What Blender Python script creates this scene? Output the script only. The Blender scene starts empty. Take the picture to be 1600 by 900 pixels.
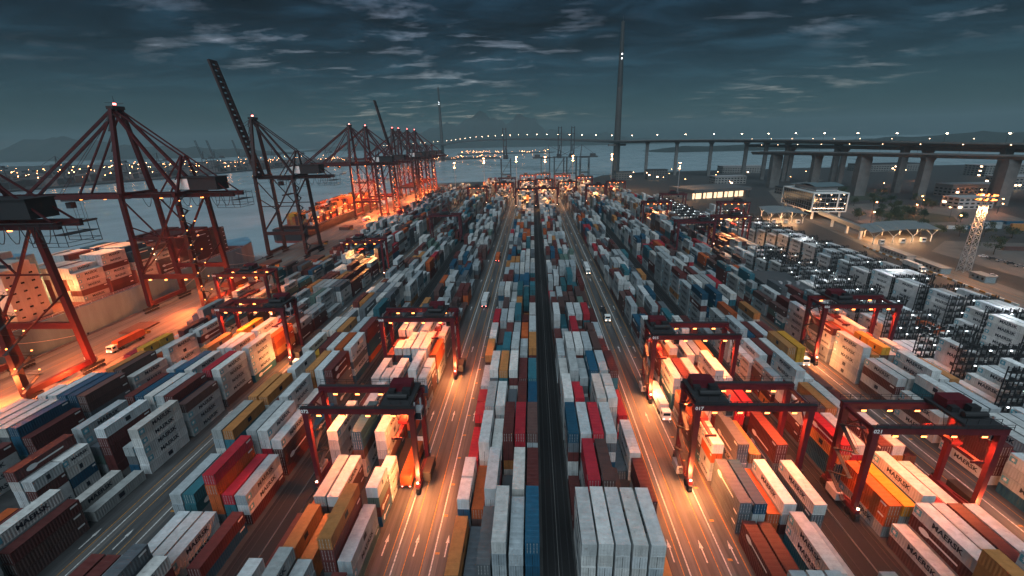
import bpy, math, random
from mathutils import Vector, Matrix
from mathutils.bvhtree import BVHTree
R = math.radians
random.seed(11)
sc = bpy.context.scene
COL = sc.collection

# ------------------------------------------------------------------ camera
cam = bpy.data.cameras.new('camera'); cam_ob = bpy.data.objects.new('camera', cam); COL.objects.link(cam_ob)
cam.sensor_width = 36; cam.lens = 690 / 1600 * 36; cam.clip_start = .5; cam.clip_end = 40000
CX, CY, FPX, CAMZ = 800., 450., 690., 77.
AX = ((0.9987742, -0.00767355, -0.04890005), (0.04391612, -0.31839189, 0.94694138), (-0.02283578, -0.94792812, -0.31766461))
Mx = Matrix(AX)                      # image axes (right, down, forward) -> world
cam_ob.matrix_world = Matrix(((AX[0][0], -AX[0][1], -AX[0][2], 0), (AX[1][0], -AX[1][1], -AX[1][2], 0),
                              (AX[2][0], -AX[2][1], -AX[2][2], CAMZ), (0, 0, 0, 1)))
sc.camera = cam_ob
EYE = Vector((0, 0, CAMZ))

# ------------------------------------------------------------------ world, sun, exposure
SUN_EL, SUN_AZ = 52., 186.           # dusk light diffused by cloud, coming from behind the drone
w = bpy.data.worlds.new('World'); sc.world = w; w.use_nodes = True
nt = w.node_tree; nt.nodes.clear()
def N(t, **k):
    n = nt.nodes.new(t)
    for a, b in k.items(): setattr(n, a, b)
    return n
def L(a, b): nt.links.new(a, b)
out = N('ShaderNodeOutputWorld'); bg = N('ShaderNodeBackground'); L(bg.outputs[0], out.inputs[0])
sky = N('ShaderNodeTexSky', sky_type='NISHITA', sun_disc=False, sun_elevation=R(SUN_EL), sun_rotation=R(SUN_AZ), altitude=80, air_density=1., dust_density=2.5, ozone_density=3.)
tc = N('ShaderNodeTexCoord'); sp = N('ShaderNodeSeparateXYZ'); L(tc.outputs['Generated'], sp.inputs[0])
ad = N('ShaderNodeMath', operation='ADD'); ad.inputs[1].default_value = .10
ab = N('ShaderNodeMath', operation='MAXIMUM'); ab.inputs[1].default_value = 0.; L(sp.outputs[2], ab.inputs[0]); L(ab.outputs[0], ad.inputs[0])
dx = N('ShaderNodeMath', operation='DIVIDE'); dy = N('ShaderNodeMath', operation='DIVIDE')
L(sp.outputs[0], dx.inputs[0]); L(ad.outputs[0], dx.inputs[1]); L(sp.outputs[1], dy.inputs[0]); L(ad.outputs[0], dy.inputs[1])
cb = N('ShaderNodeCombineXYZ'); L(dx.outputs[0], cb.inputs[0]); L(dy.outputs[0], cb.inputs[1])
def noise(scale, detail, rough, off=(0, 0, 0), sx=1., sy=1., dist=0.):
    mp = N('ShaderNodeMapping'); mp.inputs['Location'].default_value = off; mp.inputs['Scale'].default_value = (sx, sy, 1)
    L(cb.outputs[0], mp.inputs[0]); n = N('ShaderNodeTexNoise'); n.inputs['Scale'].default_value = scale
    n.inputs['Detail'].default_value = detail; n.inputs['Roughness'].default_value = rough; n.inputs['Distortion'].default_value = dist
    L(mp.outputs[0], n.inputs[0]); return n
def ramp(src, *st):
    r = N('ShaderNodeValToRGB'); e = r.color_ramp.elements
    while len(e) < len(st): e.new(.5)
    for i, (p, c) in enumerate(st): e[i].position = p; e[i].color = (*c, 1) if len(c) == 3 else c
    L(src, r.inputs[0]); return r
def mix(a, b, fac=None, bt='MIX', f=1.):
    m = N('ShaderNodeMix', data_type='RGBA', blend_type=bt); m.inputs[0].default_value = f
    if fac is not None: L(fac, m.inputs[0])
    for s, i in ((a, 6), (b, 7)):
        if isinstance(s, tuple): m.inputs[i].default_value = (*s, 1)
        else: L(s, m.inputs[i])
    return m.outputs[2]
big = noise(2.2, 10, .58, (3.1, 1.7, 0), .62, 1.0, .4)
body = ramp(big.outputs[0], (.36, (.22, .23, .25)), (.50, (.75, .75, .76)), (.66, (2.2, 2.1, 2.0)))
fine = noise(3.0, 10, .60, (1.3, 2.2, 0), .60, 1.0, .25)
gapr = ramp(fine.outputs[0], (.53, (0, 0, 0)), (.66, (.22, .22, .22)), (.80, (1, 1, 1)))
region = noise(.30, 2, .5, (13., 7.2, 0))
regr = ramp(region.outputs[0], (.47, (0, 0, 0)), (.60, (1, 1, 1)))
gap = mix(gapr.outputs[0], regr.outputs[0], bt='MULTIPLY')
tint = mix(sky.outputs[0], (.036, .076, .090), bt='MULTIPLY')              # thick dusk cloud filters the sky
low = N('ShaderNodeMapRange', interpolation_type='SMOOTHSTEP'); low.inputs[1].default_value = .0; low.inputs[2].default_value = .22; L(ab.outputs[0], low.inputs[0])
body2 = mix((2.6, 2.5, 2.4), body.outputs[0], fac=low.outputs[0])       # the deck of cloud thins towards the horizon
cloud = mix(tint, body2, bt='MULTIPLY')
bright = mix(sky.outputs[0], (3.6, 2.8, 2.4), bt='MULTIPLY')           # gaps to the lit cloud tops
final = mix(cloud, bright, fac=gap)
L(final, bg.inputs[0]); bg.inputs[1].default_value = .05
sun = bpy.data.lights.new('sun', 'SUN'); sun_ob = bpy.data.objects.new('sun', sun); COL.objects.link(sun_ob)
sun.energy = 1.5; sun.angle = R(60); sun.color = (.75, .91, 1.)
el, az = R(SUN_EL), R(SUN_AZ)
to_sun = Vector((math.sin(az) * math.cos(el), math.cos(az) * math.cos(el), math.sin(el)))
sun_ob.rotation_euler = to_sun.to_track_quat('Z', 'Y').to_euler()
vs = sc.view_settings; vs.view_transform = 'Standard'; vs.look = 'None'; vs.exposure = 0.86; vs.gamma = 1; vs.use_curve_mapping = False
cy = sc.cycles
cy.use_denoising = True; cy.max_bounces = 5; cy.diffuse_bounces = 2; cy.glossy_bounces = 2; cy.transmission_bounces = 2; cy.volume_bounces = 0
cy.sample_clamp_indirect = 6; cy.use_light_tree = True; cy.caustics_reflective = False; cy.caustics_refractive = False
try: cy.denoiser = 'OPENIMAGEDENOISE'
except Exception: pass

# ------------------------------------------------------------------ materials
MATS = {}
def mat(name, col=(.5, .5, .5), rough=.6, metal=0., var=.25, scale=1.5, emit=None, es=0., objcol=False, attr=None, bump=0., bscale=8., spec=.4, streak=0.):
    if name in MATS: return MATS[name]
    m = bpy.data.materials.new(name); m.use_nodes = True; t = m.node_tree; b = t.nodes['Principled BSDF']
    b.inputs['Roughness'].default_value = rough; b.inputs['Metallic'].default_value = metal; b.inputs['Specular IOR Level'].default_value = spec
    def nn(ty): return t.nodes.new(ty)
    src = None
    if objcol: src = nn('ShaderNodeObjectInfo').outputs['Color']
    if attr:
        a = nn('ShaderNodeAttribute'); a.attribute_name = attr; src = a.outputs['Color']
    if emit:
        b.inputs['Emission Color'].default_value = (*emit, 1); b.inputs['Emission Strength'].default_value = es
    if var > 0:
        geo = nn('ShaderNodeNewGeometry'); nz = nn('ShaderNodeTexNoise'); nz.inputs['Scale'].default_value = scale; nz.inputs['Detail'].default_value = 6; nz.inputs['Roughness'].default_value = .65
        mp = nn('ShaderNodeMapping'); t.links.new(geo.outputs['Position'], mp.inputs[0]); t.links.new(mp.outputs[0], nz.inputs['Vector'])
        if streak: mp.inputs['Scale'].default_value = streak if isinstance(streak, tuple) else (1, 1, streak)
        rr = nn('ShaderNodeMapRange'); rr.inputs[1].default_value = .3; rr.inputs[2].default_value = .7; rr.inputs[3].default_value = 1 - var; rr.inputs[4].default_value = 1 + var * .6
        t.links.new(nz.outputs['Fac'], rr.inputs[0])
        mx = nn('ShaderNodeMix'); mx.data_type = 'RGBA'; mx.blend_type = 'MULTIPLY'; mx.inputs[0].default_value = 1
        if src is None: mx.inputs[6].default_value = (*col, 1)
        else: t.links.new(src, mx.inputs[6])
        t.links.new(rr.outputs[0], mx.inputs[7]); src = mx.outputs[2]
        rg = nn('ShaderNodeMapRange'); rg.inputs[3].default_value = max(.05, rough - .15); rg.inputs[4].default_value = min(1, rough + .15); t.links.new(nz.outputs['Fac'], rg.inputs[0]); t.links.new(rg.outputs[0], b.inputs['Roughness'])
        if objcol or attr:                # rust and grime specks
            n2 = nn('ShaderNodeTexNoise'); n2.inputs['Scale'].default_value = .9; n2.inputs['Detail'].default_value = 9; n2.inputs['Roughness'].default_value = .72
            t.links.new(geo.outputs['Position'], n2.inputs['Vector'])
            r2 = nn('ShaderNodeMapRange'); r2.inputs[1].default_value = .59; r2.inputs[2].default_value = .74; r2.inputs[4].default_value = .70; t.links.new(n2.outputs['Fac'], r2.inputs[0])
            m2 = nn('ShaderNodeMix'); m2.data_type = 'RGBA'; t.links.new(r2.outputs[0], m2.inputs[0]); t.links.new(src, m2.inputs[6]); m2.inputs[7].default_value = (.10, .055, .035, 1); src = m2.outputs[2]
    if src is not None: t.links.new(src, b.inputs['Base Color'])
    else: b.inputs['Base Color'].default_value = (*col, 1)
    if bump:
        geo = nn('ShaderNodeNewGeometry'); nz = nn('ShaderNodeTexNoise'); nz.inputs['Scale'].default_value = bscale; nz.inputs['Detail'].default_value = 5
        bp = nn('ShaderNodeBump'); bp.inputs['Strength'].default_value = bump; bp.inputs['Distance'].default_value = .3
        t.links.new(geo.outputs['Position'], nz.inputs['Vector']); t.links.new(nz.outputs['Fac'], bp.inputs['Height']); t.links.new(bp.outputs[0], b.inputs['Normal'])
    MATS[name] = m; return m
m_cont = mat('container_paint', rough=.55, objcol=True, var=.26, scale=.8, streak=.25)
m_contS = mat('container_paint_far', rough=.55, attr='col', var=.25, scale=.7)
m_dark = mat('dark_steel', (.018, .018, .02), .6)
m_lock = mat('galvanised_rods', (.45, .45, .45), .45, .3)
m_red = mat('crane_red', (.088, .009, .015), .5, var=.3, scale=.8)
m_redq = mat('quay_crane_red', (.048, .0045, .006), .5, var=.3, scale=.6)
m_deckst = mat('walkway_grating', (.025, .025, .028), .7)
m_rubber = mat('rubber', (.012, .012, .012), .8, var=0)
m_house = mat('machine_house', (.30, .30, .31), .5)
m_white = mat('white_paint', (.72, .72, .70), .5, var=.18)
m_mark = mat('road_white', (.50, .50, .49), .7, var=.7, scale=2.2)
m_yel = mat('road_yellow', (.42, .19, .03), .7, var=.6, scale=2.2)
m_blackt = mat('dark_lettering', (.012, .016, .03), .6, var=0)
m_whitet = mat('white_lettering', (.75, .75, .74), .6, var=0)
m_logo = mat('logo_blue', (.10, .36, .46), .5, var=0)
m_glass = mat('dark_glass', (.012, .017, .022), .12, var=0, spec=.6)
m_asph = mat('asphalt', (.065, .066, .068), .62, var=.6, scale=.9, bump=.05, bscale=6, streak=(1, .035, 1))
m_yardg = mat('yard_paving', (.042, .042, .043), .68, var=.45, scale=.25, bump=.06, bscale=4)
m_conc = mat('runway_concrete', (.105, .098, .094), .7, var=.55, scale=1.2, streak=(1, .06, 1))
m_apron = mat('apron_concrete', (.13, .12, .11), .7, var=.6, scale=.5, streak=(1, .05, 1))
m_ball = mat('rail_strip', (.011, .011, .012), .85, var=.5, scale=2)
m_concb = mat('bridge_concrete', (.14, .14, .138), .75, var=.3, scale=.15)
m_steelb = mat('pylon_steel', (.035, .038, .04), .5, var=.1, scale=.2)
ORANGE = (1., .205, .048); WARM = (1., .62, .34); COOL = (.85, .95, 1.)
m_lamp = mat('sodium_lamp', (.02, .02, .02), emit=(1., .24, .05), es=7, var=0)
m_lampw = mat('warm_lamp', (.02, .02, .02), emit=(1., .60, .34), es=9, var=0)
m_lampc = mat('cool_lamp', (.02, .02, .02), emit=(.85, .95, 1.), es=4.5, var=0)
m_lampf = mat('far_sodium_lamp', (.02, .02, .02), emit=(1., .40, .14), es=30, var=0)
m_lampr = mat('red_beacon', (.02, .02, .02), emit=(1., .12, .10), es=14, var=0)

# ------------------------------------------------------------------ mesh helpers
class MB:
    def __init__(s): s.v = []; s.f = []; s.mi = []; s.cur = 0
    def add(s, vs_, fs):
        o = len(s.v); s.v += [tuple(p) for p in vs_]; s.f += [tuple(i + o for i in f) for f in fs]; s.mi += [s.cur] * len(fs); return s
    def box(s, x0, x1, y0, y1, z0, z1):
        return s.add([(x0, y0, z0), (x1, y0, z0), (x1, y1, z0), (x0, y1, z0), (x0, y0, z1), (x1, y0, z1), (x1, y1, z1), (x0, y1, z1)],
                     [(0, 3, 2, 1), (4, 5, 6, 7), (0, 1, 5, 4), (1, 2, 6, 5), (2, 3, 7, 6), (3, 0, 4, 7)])
    def beam(s, p, q, w_, h=None, w2=None, h2=None):
        p, q = Vector(p), Vector(q); h = h or w_; w2 = w2 or w_; h2 = h2 or h; d = (q - p).normalized()
        u = Vector((0, 0, 1)) if abs(d.z) < .95 else Vector((0, 1, 0))
        a = d.cross(u).normalized(); b = a.cross(d).normalized()
        vv = [p + a * w_ / 2 * i + b * h / 2 * j for i, j in ((-1, -1), (1, -1), (1, 1), (-1, 1))] + [q + a * w2 / 2 * i + b * h2 / 2 * j for i, j in ((-1, -1), (1, -1), (1, 1), (-1, 1))]
        return s.add(vv, [(0, 3, 2, 1), (4, 5, 6, 7), (0, 1, 5, 4), (1, 2, 6, 5), (2, 3, 7, 6), (3, 0, 4, 7)])
    def tube(s, p, q, r, r2=None, n=8):
        p, q = Vector(p), Vector(q); r2 = r if r2 is None else r2; d = (q - p).normalized()
        u = Vector((0, 0, 1)) if abs(d.z) < .95 else Vector((0, 1, 0)); a = d.cross(u).normalized(); b = a.cross(d)
        vv = []
        for c, rr in ((p, r), (q, r2)):
            for i in range(n):
                t = 2 * math.pi * i / n; vv.append(c + (a * math.cos(t) + b * math.sin(t)) * rr)
        return s.add(vv, [(i, (i + 1) % n, n + (i + 1) % n, n + i) for i in range(n)] + [tuple(range(n - 1, -1, -1)), tuple(range(n, 2 * n))])
    def poly(s, pts, z0, z1):
        n = len(pts)
        return s.add([(x, y, z0) for x, y in pts] + [(x, y, z1) for x, y in pts], [tuple(range(n - 1, -1, -1)), tuple(range(n, 2 * n))] + [(i, (i + 1) % n, n + (i + 1) % n, n + i) for i in range(n)])
    def path(s, pts, r, n=5):
        for a, b in zip(pts, pts[1:]): s.tube(a, b, r, n=n)
        return s
    def mesh(s, name, *mats):
        me = bpy.data.meshes.new(name); me.from_pydata(s.v, [], s.f); me.update()
        for m in mats: me.materials.append(m)
        if len(mats) > 1: me.polygons.foreach_set('material_index', s.mi)
        return me
def ob(name, me, parent=None, loc=(0, 0, 0), rz=0, **props):
    o = bpy.data.objects.new(name, me); COL.objects.link(o); o.location = loc
    if rz: o.rotation_euler = (0, 0, rz)
    if parent is not None: o.parent = parent
    for k, v in props.items(): o[k] = v
    return o
def part(mb, name, m, parent, loc=(0, 0, 0), **k): return ob(name, mb.mesh(name, *(m if isinstance(m, (list, tuple)) else (m,))), parent, loc, **k)
def thing(name, label, cat, loc=(0, 0, 0), rz=0, group=None):
    o = ob(name, None, None, loc, rz, label=label, category=cat)
    if group: o['group'] = group
    return o
def tag(o, label, cat, group=None):
    o['label'] = label; o['category'] = cat
    if group: o['group'] = group
    return o
def struct(mb, name, m, parent=None, loc=(0, 0, 0)):
    o = part(mb, name, m, parent, loc)
    if parent is None: o['kind'] = 'structure'
    return o
KIDS = {}
def copy_tree(o, parent=None):
    c = o.copy(); COL.objects.link(c); c.parent = parent
    for ch in KIDS.get(o.name) or [x for x in o.children]: copy_tree(ch, c)
    return c
def text_mesh(body, size, mats, bold=.02):
    cu = bpy.data.curves.new('lettering', 'FONT'); cu.body = body; cu.size = size; cu.resolution_u = 2; cu.offset = bold; cu.align_x = 'CENTER'; cu.align_y = 'CENTER'
    t = bpy.data.objects.new('lettering_source', cu); COL.objects.link(t); bpy.context.view_layer.update()
    me = bpy.data.meshes.new_from_object(t.evaluated_get(bpy.context.evaluated_depsgraph_get()))
    bpy.data.objects.remove(t)
    vv = [tuple(v.co) for v in me.vertices]; ff = [tuple(p.vertices) for p in me.polygons]
    return vv, ff
def spot(loc, energy, color=ORANGE, size=140, tgt=None, rad=.5, blend=.7):
    l = bpy.data.lights.new('flood_beam', 'SPOT'); l.energy = energy; l.color = color; l.spot_size = R(size); l.spot_blend = blend; l.shadow_soft_size = rad
    o = bpy.data.objects.new('flood_beam', l); COL.objects.link(o); o.location = loc
    if tgt: o.rotation_euler = (Vector(loc) - Vector(tgt)).to_track_quat('Z', 'Y').to_euler()
    return o
def point(loc, energy, color=ORANGE, rad=.4):
    l = bpy.data.lights.new('lamp_glow', 'POINT'); l.energy = energy; l.color = color; l.shadow_soft_size = rad
    o = bpy.data.objects.new('lamp_glow', l); COL.objects.link(o); o.location = loc; return o

# ------------------------------------------------------------------ setting: water, ground, roads
g = MB().poly([(-196, -400), (1500, -400), (3200, 300), (3200, 1080), (620, 1090), (250, 1060), (150, 990), (110, 905), (-120, 890), (-196, 870)], -8, 0)
ground = struct(g, 'ground', m_yardg)
wm = mat('sea_water', (.38, .47, .51), .18, var=.12, scale=.01, bump=.22, bscale=.12, spec=1.)  # pale base colour stands in for bright sky mirrored in the water
struct(MB().add([(-9000, -1500, -4.5), (9000, -1500, -4.5), (9000, 9500, -4.5), (-9000, 9500, -4.5)], [(0, 1, 2, 3)]), 'water', wm)
# quay apron and its fender kerb
apron = struct(MB().box(-195.6, -146.5, -200, 868, 0, .006), 'quay_apron', m_apron)
part(MB().box(-195.9, -194.9, -200, 868, .006, .40), 'quay_kerb', m_conc, apron)
for x in (-190, -162): part(MB().box(x - .12, x + .12, -100, 868, .006, .05), 'crane_rail', m_dark, apron)
for x in (-181, -171, -156, -150): part(MB().box(x - .1, x + .1, -100, 868, .006, .014), 'lane_line', m_yel, apron)
for i in range(24):
    y = 70 + i * 33
    part(MB().tube((-195.4, y, .4), (-195.4, y, .9), .25).tube((-195.4, y, .9), (-195.4, y, 1.1), .4), 'bollard', m_dark, apron)
def road(x0, x1, y1, name, lines, pads, arrows):
    r = struct(MB().box(x0, x1, 0, y1, 0, .006), name, m_asph)
    for a, b in pads: part(MB().box(a, b, 0, y1, .006, .011), 'runway_pad', m_conc, r)
    for x, c, wd in lines: part(MB().box(x - wd, x + wd, 0, y1, .011, .017), 'lane_line', m_mark if c == 'w' else m_yel, r)
    am = MB().add([(-.13, -2.6, 0), (.13, -2.6, 0), (.13, .6, 0), (-.13, .6, 0), (-.38, .6, 0), (.38, .6, 0), (0, 2.6, 0)], [(0, 1, 2, 3), (4, 5, 6)]).mesh('arrow', m_mark)
    dm = MB().box(-.10, .10, -1.8, 1.8, 0, .004).mesh('dash', m_mark)
    for x in arrows:
        for i in range(12): ob('arrow', am, r, (x, 67 + i * 44, .020))
    tm = MB().box(-.45, .45, -.25, .25, 0, .004).mesh('tick', m_yel)
    for i in range(26): ob('tick', tm, r, (x0 + (x1 - x0) * .80, 56 + i * 9.2, .018))
    return r
road(-31.4, -16.4, 850, 'road', [(-28.5, 'y', .08), (-27.4, 'w', .13), (-25.3, 'y', .08), (-21.9, 'y', .08), (-20.0, 'w', .13)], [(-28.3, -25.5), (-21.7, -18.9)], (-30.3, -24.0, -17.8))
road(25.4, 40.0, 850, 'road', [(27.4, 'y', .08), (28.6, 'w', .13), (30.6, 'y', .08), (34.2, 'y', .08), (36.0, 'w', .13), (39.5, 'y', .1)], [(28.4, 30.4), (34.4, 37.0)], (26.4, 32.6, 38.3))
road(-94.0, -77.8, 700, 'road', [(-91.5, 'y', .08), (-89.8, 'w', .13), (-87.6, 'y', .08), (-84, 'y', .08), (-82.2, 'w', .13)], [(-91.3, -88.6), (-83.4, -80.8)], (-93, -85.8, -79.3))
road(86.0, 102.0, 700, 'road', [(88.2, 'y', .08), (90.4, 'w', .13), (92.6, 'w', .10), (95.4, 'y', .08), (98, 'w', .13), (101, 'y', .08)], [(88.4, 91.4), (96.6, 99.2)], (87.2, 93.9, 100.2))
road(149.2, 164.6, 520, 'road', [(151, 'y', .08), (153.4, 'w', .13), (156.8, 'y', .08), (160.6, 'w', .13)], [(151.6, 154.4), (159.2, 162)], (150.1, 157.5))
def strip(x0, x1, y1):
    s = struct(MB().box(x0, x1, 0, y1, 0, .007), 'rail_strip', m_ball)
    for x in (x0 + .9, x0 + 2.3, x1 - 2.3, x1 - .9): part(MB().box(x - .1, x + .1, 0, y1, .007, .14), 'rail', m_deckst, s)
    part(MB().box((x0 + x1) / 2 - .05, (x0 + x1) / 2 + .05, 0, y1, .007, .3), 'cable_duct', mat('duct_grey', (.16, .16, .16), .6), s)
strip(1.4, 7.3, 860); strip(-59.4, -49.6, 800); strip(57.6, 68, 800); strip(120.4, 130.4, 640)
# roads beyond the yard on the landside
lr = struct(MB().poly([(205, 60), (226, 60), (250, 300), (272, 420), (300, 520), (350, 640), (500, 800), (490, 815), (335, 655), (285, 530), (255, 425), (232, 300)], 0, .012), 'landside_road', m_apron)
for d in (0, 5.5):
    part(MB().beam((210 + d, 60, .02), (238 + d, 300, .02), .2, .01).beam((238 + d, 300, .02), (260 + d, 420, .02), .2, .01), 'lane_line', m_yel, lr)
struct(MB().poly([(262, 120), (420, 120), (430, 300), (300, 330), (266, 300)], 0, .010), 'parking_ground', mat('parking_asphalt', (.11, .105, .10), .7, var=.35, scale=.1))
struct(MB().poly([(290, 395), (420, 380), (455, 455), (380, 520), (310, 505)], 0, .009), 'access_road', m_apron)
for pts in ([(330, 400), (372, 402), (392, 430), (385, 465), (350, 470), (330, 440)], [(455, 330), (640, 300), (660, 380), (470, 400)], [(300, 545), (420, 545), (480, 700), (380, 700)]):
    struct(MB().poly(pts, 0, .02), 'verge', mat('verge_green', (.035, .045, .03), .9, var=.5, scale=.2))

# ------------------------------------------------------------------ hills and far shore
def ridge(name, pts, y, depth, m, seed):
    rn = random.Random(seed); b = MB(); n = 110; x0, x1 = pts[0][0], pts[-1][0]; vv = []; rows_ = 7
    def hgt(x):
        for (a, ha), (c, hc) in zip(pts, pts[1:]):
            if a <= x <= c:
                t = (x - a) / (c - a); t = t * t * (3 - 2 * t); return ha + (hc - ha) * t
        return 0
    ph = [rn.uniform(0, 6) for _ in range(6)]
    for j in range(rows_):
        t = j / (rows_ - 1); s = math.sin(math.pi * min(1, t * 1.0) / 2 if t < .5 else math.pi / 2 * (1 - (t - .5) * .6))
        s = [0, .25, .55, .85, 1, .8, 0][j]
        for i in range(n):
            x = x0 + (x1 - x0) * i / (n - 1)
            k = 1 + .10 * math.sin(i * .55 + ph[0] + j) + .07 * math.sin(i * 1.3 + ph[1] + j * 2) + .04 * math.sin(i * 2.9 + ph[2])
            vv.append((x, y + (t - .5) * depth, -5 + max(0, hgt(x)) * s * k))
    b.add(vv, [(j * n + i, j * n + i + 1, (j + 1) * n + i + 1, (j + 1) * n + i) for j in range(rows_ - 1) for i in range(n - 1)])
    o = struct(b, name, m)
    for p in o.data.polygons: p.use_smooth = True
m_hill = mat('hill_scrub', (.012, .017, .014), .9, var=.4, scale=.004)
ridge('hill', [(-3300, 0), (-2600, 70), (-1950, 150), (-1420, 250), (-1050, 330), (-780, 415), (-560, 395), (-330, 335), (-170, 375), (0, 355), (220, 215), (480, 150), (900, 140), (1600, 60), (2300, 0)], 6300, 1500, m_hill, 3)
ridge('hill', [(-5600, 0), (-5100, 60), (-4750, 210), (-4450, 180), (-4000, 115), (-3500, 90), (-2900, 60), (-2400, 20)], 4200, 1000, m_hill, 5)
ridge('hill', [(650, 0), (900, 22), (1500, 30), (2600, 60), (4200, 90), (6000, 0)], 2700, 500, m_hill, 8)
# far container port on the other bank (land, sheds, stacks, lamps)
struct(MB().poly([(-4500, 600), (-1130, 880), (-1010, 1250), (-960, 1780), (-700, 2050), (-690, 2400), (-4500, 2600)], -8, -1), 'far_shore', m_yardg)
struct(MB().poly([(-460, 2850), (120, 2900), (150, 3050), (-500, 3050)], -8, -1), 'far_shore', m_yardg)
rn = random.Random(4); fs = MB()
cols = []
for i in range(900):
    t = rn.random(); y = 900 + t * 1300; xe = -1130 + 380 * min(1, max(0, t - .1)) ; x = xe - 25 - abs(rn.gauss(0, 1)) * 420
    L_, W_, H_ = rn.choice(((24, 14, 9), (40, 18, 12), (60, 12, 7), (20, 30, 14)))
    fs.box(x - W_, x + W_ * .3, y, y + L_, -1.2, H_ * rn.uniform(.6, 1.4))
o = part(fs, 'far_port_stacks', mat('far_stacks', (.10, .09, .09), .8, var=.7, scale=.03), None); o['kind'] = 'stuff'; o['label'] = 'low container stacks and sheds of the port across the water'
fl = MB()
for i in range(380):
    t = rn.random(); y = 880 + t * 1350; xe = -1135 + 390 * min(1, max(0, t - .1)); x = xe - abs(rn.gauss(0, 1)) * 430
    s = rn.uniform(.25, .75); z = rn.choice((6, 10, 14, 18, 26)); fl.cur = 0 if rn.random() < .70 else (1 if rn.random() < .75 else 2); fl.box(x - s, x + s, y - s, y + s, z, z + s * 1.5)
for i in range(120):
    x = rn.uniform(-690, -150) if i < 60 else rn.uniform(-480, 100); y = 2060 + (0 if i < 60 else 860) + rn.uniform(0, 160); s = rn.uniform(.4, .9) * (1 if i < 60 else 1.3); fl.cur = rn.choice((0, 1, 1)); z = rn.uniform(2, 14); fl.box(x - s, x + s, y, y + s, z, z + s)
struct(MB().poly([(-720, 2055), (-150, 2150), (-200, 2400), (-720, 2400)], -8, -1), 'far_shore', m_yardg)
o = part(fl, 'far_port_lamps', [m_lampf, m_lampf, m_lampw], None); o['kind'] = 'stuff'; o['label'] = 'countless small orange and white lamps of the port across the water'

# ------------------------------------------------------------------ the container yard
PAL = dict(W=((.50, .515, .515), 'off-white'), Z=((.66, .67, .67), 'white reefer'), G=((.33, .365, .38), 'grey'), D=((.10, .115, .13), 'dark grey'), M=((.105, .026, .024), 'maroon'), N=((.095, .052, .048), 'brown'),
           R=((.36, .020, .034), 'bright red'), B=((.012, .075, .135), 'dark blue'), K=((.03, .13, .165), 'teal'), T=((.40, .17, .055), 'tan'), Y=((.55, .27, .03), 'yellow'), O=((.42, .085, .022), 'orange red'), E=((.10, .16, .14), 'grey green'))
WT = 'WWWWWWWWWGGGGGGGGGGMMMMMNNNNRBBKKTDDDDOE'
CW, CH, PITCH, LEN = 2.44, 2.585, 14.6, 12.85
TIER = 2.6
BLOCKS = dict(D=(-140.2, 1, 44), C=(-112.2, 1, 44), B=(-77.2, 1, 53), A=(-48.9, 1, 53), L=(-16.0, 1, 54), R=(7.7, 1, 54), P=(40.5, 1, 52), Q=(68.8, 1, 50), S=(102.9, 1, 42), U=(131.4, 1, 34), V=(166, 1, 27))
BNAME = dict(D='block next to the quay', C='second block from the quay', B='third block from the quay', A='fourth block from the quay', L='block left of central strip', R='block right of central strip',
             P='first block past right road', Q='second block past right road', S='third block past right road', U='fourth block past right road', V='fifth block past right road')
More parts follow.
